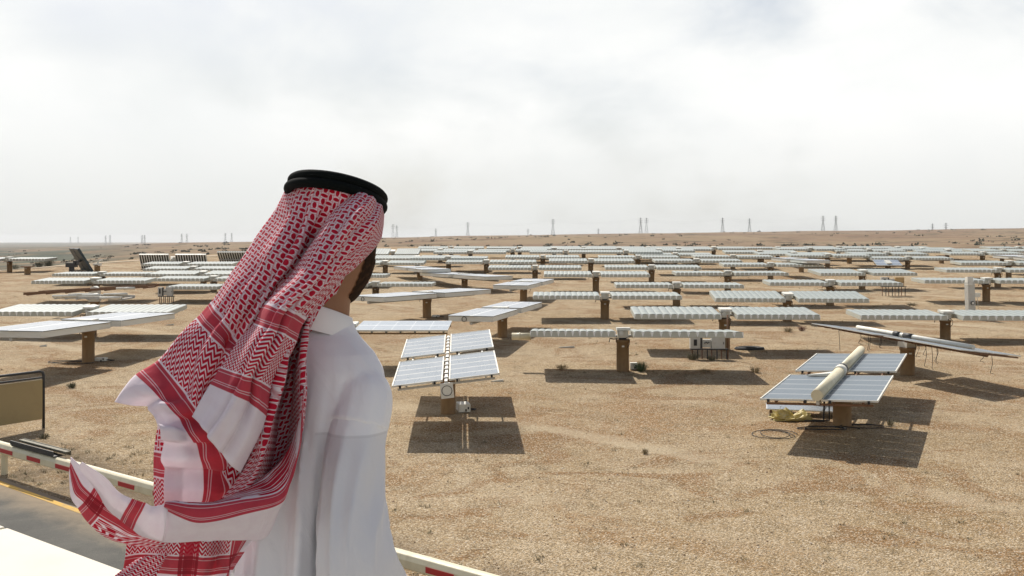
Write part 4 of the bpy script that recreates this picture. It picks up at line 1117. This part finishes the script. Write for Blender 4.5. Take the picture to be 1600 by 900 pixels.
b = MB(); b.tube([head_pt(Vector((x, .92, -.50)).normalized(), .003) for x in (-.24, -.12, 0, .12, .24)], [.002, .005, .0055, .005, .002], 8); b.build('lips', plain('lips', (.36, .14, .10), .45), man)
# sandals
for s_ in (-1, 1):
    hp = rb * (.085 * s_); b = MB()
    b.rings([[hp + fb * f + rb * (w * math.cos(t)) + Vector((0, 0, -.012 + .012 * (1 + math.sin(t)) * .5)) for t in [2 * math.pi * i / 14 for i in range(14)]] for f, w in ((-.075, .02), (-.05, .038), (0, .04), (.08, .05), (.15, .045), (.195, .02))], smooth=False)
    b.tube([hp + fb * .09 - rb * .046, hp + fb * .085 + Vector((0, 0, .06)), hp + fb * .09 + rb * .046], .008, 8); b.build('sandal', plain('sandal_leather', (.07, .035, .02), .6), man)

# ---- white robe: torso and sleeves fused into one cloth surface
def fold(t, z, amp, k, seed):
    a_ = noise.noise(Vector((math.cos(t) * k * 1.3, math.sin(t) * k * 1.3, z * 2.2 + seed + 20)))
    return amp * (.28 - 1.1 * max(0, .25 - abs(a_)) + .8 * noise.noise(Vector((math.cos(t) * k, math.sin(t) * k, z * 1.5 + seed))) + .5 * noise.noise(Vector((math.cos(t) * k * 2.3, math.sin(t) * k * 2.3, z * 2.6 + seed + 9))))
b = MB()
keys = [(7.842, .066, .064, .012), (7.822, .082, .070, .006), (7.806, .108, .078, .0), (7.785, .138, .086, 0), (7.755, .158, .096, 0), (7.70, .154, .108, 0), (7.62, .136, .114, .0), (7.52, .130, .120, .0),
        (7.40, .136, .128, .0), (7.28, .150, .140, .0), (7.10, .20, .162, .0), (6.8, .24, .18, .0), (6.46, .262, .20, .0)]
zs = np.array([k[0] for k in keys])[::-1]
def kv(z, i): return float(np.interp(z, zs, np.array([k[i] for k in keys])[::-1]))
rl = []
nz = 96
for j in range(nz + 1):
    z = 7.842 + (6.46 - 7.842) * (j / nz) ** 1.15
    gr = min(1, max(0, (7.80 - z) / .25)); lo_ = min(1, max(0, (7.75 - z) / .8))
    rl.append([cz(z) + fb * kv(z, 3) + rb * (kv(z, 1) * (1 + q) * math.cos(t)) + fb * (kv(z, 2) * (1 + q * 1.25) * math.sin(t))
               for t, q in [(2 * math.pi * i / 96, fold(2 * math.pi * i / 96, z * .8, .16 * gr + .34 * lo_, 4.2, 4)) for i in range(96)]])
b.rings(rl)
def sleeve_rings(s_, cap):
    sh, el, wr = arm(s_)
    path = [sh - rb * (.05 * s_) + Vector((0, 0, .018)), sh + rb * (.002 * s_), sh.lerp(el, .28) - fb * .012, sh.lerp(el, .6) - fb * .016, el, el.lerp(wr, .45), wr, wr + (wr - el) * .06]
    rads = [.045, .055, .056, .059, .066, .068, .066, .068]
    fine, fr_ = [], []
    for i in range(len(path) - 1):
        for k in range(12):
            t = k / 12; p0, p1, p2, p3 = path[max(0, i - 1)], path[i], path[i + 1], path[min(len(path) - 1, i + 2)]
            fine.append(.5 * ((2 * p1) + (p2 - p0) * t + (2 * p0 - 5 * p1 + 4 * p2 - p3) * t * t + (3 * p1 - p0 - 3 * p2 + p3) * t ** 3)); fr_.append(rads[i] * (1 - t) + rads[i + 1] * t)
    seam = 7.648 - DECK; rgs = []
    for i, p in enumerate(fine):
        if cap and p.z < seam: break
        if not cap and p.z > seam + .03: continue
        tg = (fine[min(i + 1, len(fine) - 1)] - fine[max(0, i - 1)]).normalized(); u_ = (rb - tg * rb.dot(tg)).normalized(); w_ = tg.cross(u_)
        a_ = min(1, max(0, (seam + .02 - p.z) / .16))
        ring = []
        for k in range(96):
            t = 2 * math.pi * k / 96
            if cap: q = fold(t, p.z * 1.6, .10, 2.6, 30 + s_)
            else:
                q = -.02 + (.03 + a_) * (.17 * noise.noise(Vector((math.cos(t) * 1.5 + 4, math.sin(t) * 1.5, p.z * 3.2 + s_))))
                ph = t * 4 + p.z * 9 + 2.2 * noise.noise(Vector((math.cos(t), math.sin(t), p.z * 5)))
                q += a_ * .085 * (1 - abs(math.sin(ph)) * 2) + a_ * .05 * noise.noise(Vector((math.cos(t) * 3.5, math.sin(t) * 3.5, p.z * 12)))
            ring.append(p + (u_ * math.cos(t) + w_ * math.sin(t)) * fr_[i] * (1 + q))
        rgs.append(ring)
    return rgs
for s_ in (-1, 1): b.rings(sleeve_rings(s_, True))
def robe_mat():
    m, nt, b_ = new_mat('white_robe_cotton')
    p = obj_coord(nt); x, y, z = sep(nt, p)
    n = tex_noise(nt, comb(nt, x * 1, y * 1, z * .35), 7.0, 5, .6, .3)
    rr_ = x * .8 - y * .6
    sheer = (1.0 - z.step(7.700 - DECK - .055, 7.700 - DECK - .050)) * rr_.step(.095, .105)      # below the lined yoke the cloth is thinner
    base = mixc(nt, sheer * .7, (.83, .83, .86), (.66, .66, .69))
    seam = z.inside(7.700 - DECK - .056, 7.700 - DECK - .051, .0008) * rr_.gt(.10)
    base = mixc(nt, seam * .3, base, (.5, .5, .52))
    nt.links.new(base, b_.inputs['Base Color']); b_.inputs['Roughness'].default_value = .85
    b_.inputs['Sheen Weight'].default_value = .15; b_.inputs['Specular IOR Level'].default_value = .2
    wv = tex_noise(nt, p, 900, 2, .5)
    # soft pulled creases running down from the shoulders
    cr = tex_noise(nt, comb(nt, x * 1 + z * .35, y + z * .2, z * .22), 16.0, 4, .5, .8)
    cr2 = tex_noise(nt, comb(nt, x + z * .9, y + z * .6, z * .5), 9.0, 3, .5, .5)
    nt.links.new(bump(nt, cr * .9 + cr2 * .7 + wv * .006, .012, .5), b_.inputs['Normal'])
    tr = nt.nodes.new('ShaderNodeBsdfTranslucent'); tr.inputs['Color'].default_value = (.8, .8, .83, 1)
    mx = nt.nodes.new('ShaderNodeMixShader'); mx.inputs[0].default_value = .04
    nt.links.new(b_.outputs[0], mx.inputs[1]); nt.links.new(tr.outputs[0], mx.inputs[2]); nt.links.new(mx.outputs[0], nt.nodes['Material Output'].inputs['Surface'])
    return m
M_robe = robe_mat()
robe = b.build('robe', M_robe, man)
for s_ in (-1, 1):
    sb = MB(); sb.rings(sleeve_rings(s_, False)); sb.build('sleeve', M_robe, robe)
rm = robe.modifiers.new('remesh', 'REMESH'); rm.mode = 'VOXEL'; rm.voxel_size = .005; rm.use_smooth_shade = True
sm = robe.modifiers.new('smooth', 'SMOOTH'); sm.factor = .5; sm.iterations = 3
# standing collar
b = MB(); c0, c1 = cz(7.818) + fb * .000, cz(7.866) + fb * .000 + rb * .000
def tilt(c, h): return [c + rb * (h * math.cos(t)) + fb * (h * 1.0 * math.sin(t)) + Vector((0, 0, -.024 * math.sin(t) - .006 * math.cos(t))) for t in [2 * math.pi * i / 48 for i in range(48)]]
b.rings([tilt(c0, .082), tilt(c0.lerp(c1, .35), .0765), tilt(c1, .0735), tilt(c1 + Vector((0, 0, .001)), .0705), tilt(c0, .072)], cap0=False, cap1=False)
b.tube([Vector(p) for p in tilt(c0 + Vector((0, 0, .004)), .0795)] + [Vector(tilt(c0 + Vector((0, 0, .004)), .0795)[0])], .0016, 6, caps=False)
M_collar = plain('collar_cotton', (.84, .83, .82), .8); b.build('collar', M_collar, robe)

# ---- headscarf
def scarf_mat():
    m, nt, b_ = new_mat('red_checked_scarf_cotton')
    un = nt.nodes.new('ShaderNodeUVMap'); un.uv_map = 'UVMap'; uv = un.outputs[0]; s, t, _ = sep(nt, uv)
    wob = tex_noise(nt, uv, 30.0, 2) * .004
    s0, t0 = s + wob, t + wob
    def band(x):
        a = x.inside(.070, .105).max(x.inside(.205, .240))
        for c_ in (.0775, .0810, .0990, .2120, .2155, .2340):
            w_ = .0007 if c_ not in (.0825, .0965, .2165, .2325) else .0009
            a = a * (1.0 - x.inside(c_ - w_, c_ + w_, .0003) * .6)
        return a
    bs, bt = band(s), band(t)
    # woven dots: lens shapes lying and standing by turns
    wn = nt.nodes.new('ShaderNodeUVMap'); wn.uv_map = 'Weave'; ws, wt, _ = sep(nt, wn.outputs[0])
    pa, pb = (ws + wob * 1.5) / .0110, (wt + wob * 1.5) / .0110
    fa, fbb = pa.frac() - .5, pb.frac() - .5
    par = (pa.floor() + pb.floor()).mod2()
    ea = (fa * fa) / .26 + (fbb * fbb) / .075
    eb = (fa * fa) / .075 + (fbb * fbb) / .26
    el_ = ea * par + eb * (1.0 - par)
    dots = 1.0 - el_.step(.88, 1.30)
    thin = (1.0 - (fa.abs() - .5).abs().step(.03, .10)).max(1.0 - (fbb.abs() - .5).abs().step(.03, .14)) * .5
    dots = dots.max(thin)
    tri = (((wt + wob) / .0128).frac() - .5).abs() * 2.0
    zz_ = (s0 / .0084 + tri * .95).frac()
    zig = zz_.inside(.06, .68, .07)
    ins = s.gt(.108) * t.gt(.108)
    zone_d = s.gt(.244) * t.gt(.244)
    zone_z = ins * (1.0 - s.gt(.202) * t.gt(.202))
    red = dots * zone_d + zig * zone_z
    light = (bs * t.gt(-.5)).max(bt)
    both = bs * bt
    f = red.max(light * .93).clamp()
    n = tex_noise(nt, uv, 40.0, 4)
    white = mixc(nt, n.step(.3, .7), (.86, .80, .84), (.82, .74, .79))
    redc = mixc(nt, n.step(.35, .7), (.56, .012, .042), (.47, .009, .034))
    base = mixc(nt, f, white, redc)
    base = mixc(nt, both * .7, base, (.24, .004, .014))
    nt.links.new(base, b_.inputs['Base Color']); b_.inputs['Roughness'].default_value = .85; b_.inputs['Specular IOR Level'].default_value = .15
    b_.inputs['Sheen Weight'].default_value = .1
    wv = tex_noise(nt, uv, 1400.0, 1); cre = tex_noise(nt, comb(nt, s * 5.0, t * 20.0, 0.0), 2.2, 4, .55, .6)
    nt.links.new(bump(nt, cre * 1.0 + wv * .02 + f * .05, .006, .55), b_.inputs['Normal'])
    tr = nt.nodes.new('ShaderNodeBsdfTranslucent'); nt.links.new(base, tr.inputs['Color'])
    mx = nt.nodes.new('ShaderNodeMixShader'); mx.inputs[0].default_value = .30
    nt.links.new(b_.outputs[0], mx.inputs[1]); nt.links.new(tr.outputs[0], mx.inputs[2]); nt.links.new(mx.outputs[0], nt.nodes['Material Output'].inputs['Surface'])
    return m
M_scarf = scarf_mat()
sbm = bmesh.new(); suv = sbm.loops.layers.uv.new('UVMap'); wuv = sbm.loops.layers.uv.new('Weave')
def cr1(A, m):
    """Catmull-Rom resample of array A along axis 0 with m steps per span"""
    n = A.shape[0]; out = []
    for i in range(n - 1):
        p0, p1, p2, p3 = A[max(0, i - 1)], A[i], A[i + 1], A[min(n - 1, i + 2)]
        if i == 0: p0 = 2 * p1 - p2
        if i == n - 2: p3 = 2 * p2 - p1
        for k in range(m):
            t = k / m; out.append(.5 * (2 * p1 + (p2 - p0) * t + (2 * p0 - 5 * p1 + 4 * p2 - p3) * t * t + (3 * p1 - p0 - 3 * p2 + p3) * t ** 3))
    out.append(A[-1]); return np.array(out)
def patch(rows, mr=11, mc=18, pleat=.006, freq=26.0, seed=0.0, ripple=.0, top=None, valleys=()):
    A = np.array([[[*ww(px, py, d), s, t] for (px, py, d, s, t) in r] for r in rows])
    A = cr1(A, mr); A = np.swapaxes(cr1(np.swapaxes(A, 0, 1), mc), 0, 1)
    P3 = A[..., :3].copy()
    gu = np.gradient(P3, axis=0); gv = np.gradient(P3, axis=1); N_ = np.cross(gu, gv); N_ /= np.linalg.norm(N_, axis=-1, keepdims=True) + 1e-9
    if N_[..., 1].mean() > 0: N_ = -N_
    n, m = P3.shape[:2]; V = []
    for i in range(n):
        row = []
        for j in range(m):
            s, t = A[i, j, 3], A[i, j, 4]
            e_ = pleat * (noise.noise(Vector((t * freq, s * freq * .16, seed))) + .4 * noise.noise(Vector((t * freq * 2.4, s * freq * .4, seed + 5))))
            if top: e_ *= min(1.0, max(.12, (top - s) / .10))
            e_ *= min(1.0, .25 + 9 * (j / (m - 1)) * (1 - j / (m - 1)))
            for tc, wd, dp in valleys:
                q = (t - tc - .006 * noise.noise(Vector((s * 9, tc * 50, seed)))) / wd
                e_ += dp * (.55 * math.exp(-((q - 1.6) / 1.3) ** 2) - math.exp(-q * q)) * (min(1.0, max(.35, (top - s) / .10)) if top else 1)
            if ripple: e_ += ripple * noise.noise(Vector((t * 9, s * 14, seed + 11)))
            row.append(sbm.verts.new(Vector(P3[i, j] + N_[i, j] * e_)))
        V.append(row)
    dt = np.linalg.norm(np.diff(P3, axis=1), axis=-1); Tt = np.concatenate([np.zeros((n, 1)), np.cumsum(dt, 1)], 1); Tt -= Tt[:, m // 2:m // 2 + 1]
    ds = np.linalg.norm(np.diff(P3[:, m // 2], axis=0), axis=-1); Ss = np.concatenate([[0], np.cumsum(ds)])
    for i in range(n - 1):
        for j in range(m - 1):
            f = sbm.faces.new((V[i][j], V[i + 1][j], V[i + 1][j + 1], V[i][j + 1])); f.smooth = True
            for lp, (a, c_) in zip(f.loops, ((i, j), (i + 1, j), (i + 1, j + 1), (i, j + 1))): lp[suv].uv = (A[a, c_, 3], A[a, c_, 4]); lp[wuv].uv = (Ss[a] + seed, Tt[a, c_] + 5)
def rowst(s, tlist, pts): return [(px, py, d, s, t) for (px, py, d), t in zip(pts, tlist)]
TA = [.300, .335, .370, .405, .440, .480]
# A: the main sheet from the crown down to the blown corner on the left
patch([
 rowst(.545, TA, [(450, 290, 1.905), (476, 279, 1.845), (505, 276, 1.815), (536, 280, 1.80), (566, 292, 1.82), (600, 320, 1.90)]),
 rowst(.46, TA, [(421, 334, 1.88), (449, 348, 1.800), (478, 356, 1.785), (502, 366, 1.815), (528, 380, 1.82), (560, 395, 1.87)]),
 rowst(.38, TA, [(387, 390, 1.84), (414, 410, 1.775), (441, 424, 1.755), (464, 440, 1.80), (488, 462, 1.84), (505, 500, 1.90)]),
 rowst(.30, TA, [(353, 438, 1.80), (378, 463, 1.745), (403, 486, 1.74), (427, 515, 1.79), (450, 560, 1.85), (470, 620, 1.90)]),
 rowst(.24, TA, [(326, 472, 1.78), (349, 504, 1.735), (371, 538, 1.735), (397, 577, 1.78), (420, 630, 1.84), (432, 690, 1.88)]),
 rowst(.205, TA, [(308, 497, 1.77), (334, 528, 1.725), (361, 557, 1.72), (384, 604, 1.76), (398, 655, 1.82), (405, 705, 1.86)]),
 rowst(.155, TA, [(277, 532, 1.755), (308, 577, 1.705), (337, 612, 1.705), (362, 655, 1.745), (374, 705, 1.80), (374, 752, 1.84)]),
 rowst(.105, TA, [(247, 563, 1.745), (292, 622, 1.69), (326, 671, 1.69), (350, 711, 1.72), (352, 752, 1.77), (337, 792, 1.81)]),
 rowst(.07, TA, [(213, 586, 1.74), (256, 628, 1.68), (293, 677, 1.68), (313, 712, 1.71), (318, 752, 1.75), (311, 796, 1.79)]),
 rowst(.035, TA, [(196, 608, 1.735), (238, 632, 1.69), (270, 672, 1.665), (283, 712, 1.69), (287, 755, 1.74), (284, 800, 1.78)]),
 rowst(.0, TA, [(181, 629, 1.73), (226, 640, 1.70), (250, 668, 1.66), (255, 711, 1.69), (256, 756, 1.73), (256, 804, 1.77)]),
], pleat=.022, freq=19, seed=1.0, ripple=.006, top=.545, valleys=((.328, .006, .010), (.357, .006, .014), (.392, .007, .016), (.428, .007, .014)))
# B: the second fold laid over it, hem tip in the middle
TB = [.300, .322, .344, .366, .388]
patch([
 rowst(.53, TB, [(556, 300, 1.80), (574, 302, 1.795), (588, 310, 1.815), (598, 322, 1.86), (601, 336, 1.93)]),
 rowst(.46, TB, [(515, 340, 1.775), (542, 336, 1.735), (566, 341, 1.745), (588, 352, 1.79), (597, 367, 1.88)]),
 rowst(.39, TB, [(483, 388, 1.765), (508, 384, 1.705), (535, 390, 1.71), (560, 392, 1.765), (580, 392, 1.84)]),
 rowst(.31, TB, [(454, 432, 1.75), (476, 434, 1.685), (499, 442, 1.685), (519, 442, 1.73), (530, 440, 1.80)]),
 rowst(.24, TB, [(411, 475, 1.725), (430, 481, 1.67), (448, 487, 1.665), (463, 492, 1.69), (476, 500, 1.75)]),
 rowst(.205, TB, [(397, 505, 1.72), (415, 512, 1.665), (432, 517, 1.66), (447, 522, 1.68), (460, 532, 1.74)]),
 rowst(.155, TB, [(369, 540, 1.70), (390, 549, 1.65), (411, 555, 1.645), (430, 561, 1.67), (442, 570, 1.72)]),
 rowst(.105, TB, [(342, 574, 1.69), (368, 583, 1.645), (391, 591, 1.64), (414, 600, 1.66), (428, 610, 1.71)]),
 rowst(.07, TB, [(328, 600, 1.68), (354, 612, 1.64), (380, 624, 1.64), (405, 640, 1.655), (418, 652, 1.70)]),
 rowst(.035, TB, [(313, 625, 1.675), (338, 645, 1.635), (360, 662, 1.63), (385, 685, 1.65), (398, 692, 1.69)]),
 rowst(.0, TB, [(298, 650, 1.67), (318, 674, 1.63), (338, 700, 1.63), (358, 724, 1.65), (374, 738, 1.68)]),
], pleat=.014, freq=24, seed=7.0, ripple=.005, top=.53, valleys=((.326, .0045, .009), (.353, .005, .012)))
# C: the narrow inner fall along the neck and down the back
def rc(s, pts): return [(px, py, d, s, .30 + .026 * i) for i, (px, py, d) in enumerate(pts)]
patch([
 rc(.98, [(548, 350, 1.80), (572, 345, 1.785), (591, 345, 1.82), (600, 352, 1.90), (597, 372, 1.95)]),
 rc(.92, [(530, 392, 1.775), (552, 386, 1.76), (574, 380, 1.79), (590, 372, 1.85), (586, 388, 1.92)]),
 rc(.85, [(492, 436, 1.76), (512, 424, 1.73), (534, 416, 1.75), (556, 414, 1.81), (552, 420, 1.87)]),
 rc(.78, [(462, 480, 1.755), (476, 466, 1.72), (490, 458, 1.79), (512, 446, 1.79), (508, 452, 1.84)]),
 rc(.70, [(444, 540, 1.76), (456, 528, 1.715), (466, 520, 1.83), (481, 498, 1.77), (480, 504, 1.82)]),
 rc(.62, [(428, 600, 1.755), (440, 592, 1.71), (456, 590, 1.85), (473, 552, 1.75), (474, 556, 1.80)]),
 rc(.54, [(410, 660, 1.745), (424, 655, 1.70), (446, 655, 1.85), (471, 620, 1.735), (471, 624, 1.79)]),
 rc(.47, [(390, 715, 1.735), (412, 712, 1.70), (436, 708, 1.84), (467, 672, 1.73), (466, 676, 1.78)]),
 rc(.40, [(362, 762, 1.735), (390, 758, 1.71), (418, 752, 1.78), (452, 716, 1.73), (452, 720, 1.78)]),
 rc(.34, [(332, 792, 1.74), (362, 788, 1.73), (392, 784, 1.75), (425, 765, 1.75), (425, 768, 1.79)]),
], pleat=.014, freq=30, seed=3.0)
# dark hollow behind: inner layer closing the groove
patch([
 rc(.70, [(400, 470, 1.88), (430, 450, 1.88), (470, 440, 1.87), (520, 430, 1.88), (545, 425, 1.92)]),
 rc(.58, [(380, 560, 1.88), (410, 550, 1.87), (440, 545, 1.85), (466, 540, 1.84), (472, 545, 1.86)]),
 rc(.42, [(330, 680, 1.87), (360, 670, 1.86), (400, 665, 1.84), (440, 660, 1.81), (462, 655, 1.83)]),
 rc(.26, [(270, 790, 1.86), (310, 790, 1.84), (350, 790, 1.82), (400, 780, 1.79), (430, 765, 1.80)]),
], pleat=.006, seed=13.0)
# E: lower sweep blown out to the left, hem along its bottom edge
def re_(t, pts): return [(px, py, d, s, t) for (px, py, d), s in zip(pts, (.142, .123, .105, .070, .035, .0))]
patch([
 re_(.62, [(474, 600, 1.74), (474, 612, 1.72), (473, 625, 1.71), (472, 640, 1.71), (470, 655, 1.72), (468, 670, 1.75)]),
 re_(.57, [(464, 664, 1.74), (468, 672, 1.71), (470, 684, 1.695), (469, 700, 1.69), (464, 715, 1.70), (458, 730, 1.73)]),
 re_(.52, [(445, 712, 1.73), (452, 722, 1.70), (456, 738, 1.68), (452, 758, 1.675), (444, 778, 1.69), (432, 796, 1.72)]),
 re_(.47, [(412, 746, 1.72), (424, 758, 1.69), (436, 770, 1.67), (437, 788, 1.665), (428, 812, 1.68), (415, 838, 1.70)]),
 re_(.42, [(370, 767, 1.71), (376, 775, 1.68), (380, 782, 1.66), (384, 803, 1.655), (384, 828, 1.67), (382, 845, 1.69)]),
 re_(.36, [(318, 783, 1.70), (316, 786, 1.67), (314, 790, 1.65), (312, 818, 1.645), (310, 834, 1.66), (304, 848, 1.68)]),
 re_(.30, [(262, 785, 1.69), (260, 786, 1.66), (258, 787, 1.64), (256, 796, 1.64), (256, 828, 1.65), (254, 846, 1.67)]),
], pleat=.004, freq=16, seed=21.0, ripple=.008)
# E2: its outer end, wing shaped, ending in the tip at the far left; crossed by the end band
def r2(t, pts): return [(px, py, d, s, t) for (px, py, d), s in zip(pts, (.066, .044, .022, .0))]
patch([
 r2(.155, [(264, 786, 1.64), (261, 806, 1.638), (258, 830, 1.645), (254, 847, 1.665)]),
 r2(.120, [(240, 791, 1.635), (234, 806, 1.63), (228, 822, 1.64), (222, 838, 1.66)]),
 r2(.105, [(228, 786, 1.63), (222, 799, 1.625), (214, 813, 1.64), (208, 828, 1.66)]),
 r2(.070, [(206, 779, 1.62), (200, 790, 1.615), (194, 800, 1.63), (188, 812, 1.65)]),
 r2(.045, [(185, 768, 1.61), (180, 776, 1.61), (173, 786, 1.62), (167, 794, 1.64)]),
 r2(.02, [(164, 746, 1.60), (160, 754, 1.605), (156, 760, 1.61), (150, 766, 1.63)]),
 r2(.0, [(128, 722, 1.60), (126, 724, 1.605), (124, 727, 1.61), (122, 730, 1.62)]),
], pleat=.003, freq=18, seed=23.0, ripple=.004)
# F: the lower leaf of that wing, plaid where two bands cross
def rf(t, pts, ss=(.045, .070, .105, .150)): return [(px, py, d, s, t) for (px, py, d), s in zip(pts, ss)]
patch([
 rf(.0, [(111, 714, 1.64), (110, 722, 1.64), (109, 732, 1.64), (108, 745, 1.65)]),
 rf(.040, [(138, 738, 1.63), (126, 752, 1.635), (116, 766, 1.64), (111, 776, 1.655)]),
 rf(.070, [(152, 752, 1.63), (142, 770, 1.63), (132, 784, 1.64), (122, 794, 1.66)]),
 rf(.105, [(172, 766, 1.64), (164, 788, 1.64), (154, 806, 1.65), (142, 820, 1.67)], (.040, .070, .105, .125)),
 rf(.140, [(196, 786, 1.65), (190, 806, 1.65), (182, 824, 1.66), (168, 842, 1.68)], (.040, .070, .105, .150)),
 rf(.175, [(226, 804, 1.67), (222, 822, 1.67), (216, 838, 1.68), (206, 852, 1.70)], (.045, .070, .105, .170)),
 rf(.200, [(262, 824, 1.69), (262, 836, 1.69), (262, 846, 1.70), (256, 857, 1.72)], (.07, .107, .150, .190)),
], pleat=.003, freq=16, seed=29.0, ripple=.003)
# G: layer showing along the left behind the white hem
patch([[(px, py, d, s, t) for (px, py, d), t in zip(r, (.30, .32, .34))] for s, r in (
 (.31, [(249, 655, 1.77), (262, 655, 1.76), (285, 655, 1.77)]), (.245, [(241, 702, 1.78), (256, 704, 1.76), (282, 704, 1.77)]), (.203, [(240, 745, 1.79), (256, 748, 1.77), (282, 748, 1.78)]),
 (.15, [(241, 790, 1.80), (258, 792, 1.78), (284, 792, 1.79)]), (.11, [(244, 818, 1.80), (262, 820, 1.79), (286, 820, 1.80)]))], pleat=.004, seed=31.0)
# H: bottom part hanging below the sweep
cols = [(196, .300), (228, .275), (276, .245), (312, .204), (338, .155), (361, .106), (388, .070), (396, .040)]
rws = [(838, .135, 0), (862, .105, 0), (891, .070, 0), (925, .035, 1), (968, .0, 2)]
patch([[(px + (2 - 3 * k) + (0 if i < 6 else -k * 14), py + (5 if i == 0 else 0) + (8 - 2.2 * abs(i - 3)), 1.72 + .03 * math.sin(i * 1.9) + .015 * k + (.04 if i > 5 else 0), s, t) for i, (px, t) in enumerate(cols)] for k, (py, s, _) in enumerate(rws)],
      pleat=.005, freq=22, seed=37.0, ripple=.006)
# J: scrap of toothed border at the lower left edge
patch([[(px, py, d, s, t) for (px, py, d), t in zip(r, (.30, .33, .36))] for s, r in ((.19, [(214, 874, 1.70), (236, 868, 1.70), (262, 866, 1.72)]), (.15, [(192, 890, 1.69), (216, 888, 1.69), (250, 888, 1.71)]), (.11, [(174, 904, 1.68), (200, 910, 1.68), (240, 912, 1.70)]))], pleat=.003, seed=41.0)
# far side fall, on the man's left
patch([
 rc(.50, [(470, 320, 1.96), (500, 330, 2.03), (540, 345, 2.05), (570, 350, 2.03), (580, 355, 2.01)]),
 rc(.42, [(420, 420, 1.94), (450, 430, 2.02), (490, 440, 2.04), (520, 440, 2.04), (535, 445, 2.03)]),
 rc(.34, [(390, 540, 1.93), (410, 545, 2.02), (440, 550, 2.06), (470, 550, 2.07), (500, 550, 2.07)]),
 rc(.26, [(370, 640, 1.93), (390, 650, 2.02), (420, 655, 2.08), (450, 655, 2.09), (480, 650, 2.10)]),
], pleat=.008, seed=17.0)
# cap over the crown under the cords
t_ = bmesh.new(); bmesh.ops.create_icosphere(t_, subdivisions=5, radius=1); t_.verts.ensure_lookup_table(); nv_ = {}
for f in t_.faces:
    c_ = f.calc_center_median()
    if c_.z < -.25 + .75 * max(0, c_.y) or (c_.y > .35 and c_.z < .52 + .2 * abs(c_.x)): continue
    q = []
    for v in f.verts:
        if v.index not in nv_: nv_[v.index] = sbm.verts.new(head_pt(v.co, .010 + .0025 * noise.noise(v.co * 5)))
        q.append(nv_[v.index])
    g_ = sbm.faces.new(q); g_.smooth = True
    for lp, v in zip(g_.loops, f.verts): lp[suv].uv = (.5 + v.co.x * .10 + v.co.z * .02, .5 + v.co.y * .12 - v.co.z * .08); lp[wuv].uv = (.5 + v.co.x * .10 + v.co.z * .02, .5 + v.co.y * .12 - v.co.z * .08)
t_.free()
me = bpy.data.meshes.new('headscarf'); sbm.to_mesh(me); sbm.free(); me.materials.append(M_scarf)
scarf = bpy.data.objects.new('headscarf', me); COL.objects.link(scarf); scarf.parent = man
so = scarf.modifiers.new('thickness', 'SOLIDIFY'); so.thickness = .0011; so.offset = 0
# black doubled cord
c_ = ww(526, 307, 1.90); u_ = Vector((.976, .05, -.215)).normalized(); w_ = Vector((0, -.97, .20)); w_ = (w_ - u_ * w_.dot(u_)).normalized(); n_ = u_.cross(w_)
if n_.z < 0: n_ = -n_
M_cord = plain('black_cord_wool', (.0035, .005, .0045), .85, 0, (.008, .010, .009), 60, .5, bmp=.0008, spec=.12)
ag = None
for k, (off, ra, rb_) in enumerate(((-.0045, .0895, .114), (.0115, .0865, .110))):
    b = MB(); b.tube([c_ + u_ * (ra * math.cos(a)) + w_ * (rb_ * math.sin(a)) + n_ * (off + .004 * math.cos(a)) for a in [2 * math.pi * i / 72 for i in range(73)]], .0095, 14, caps=False)
    o = b.build('head_cord', M_cord, man)
#PERSON_END
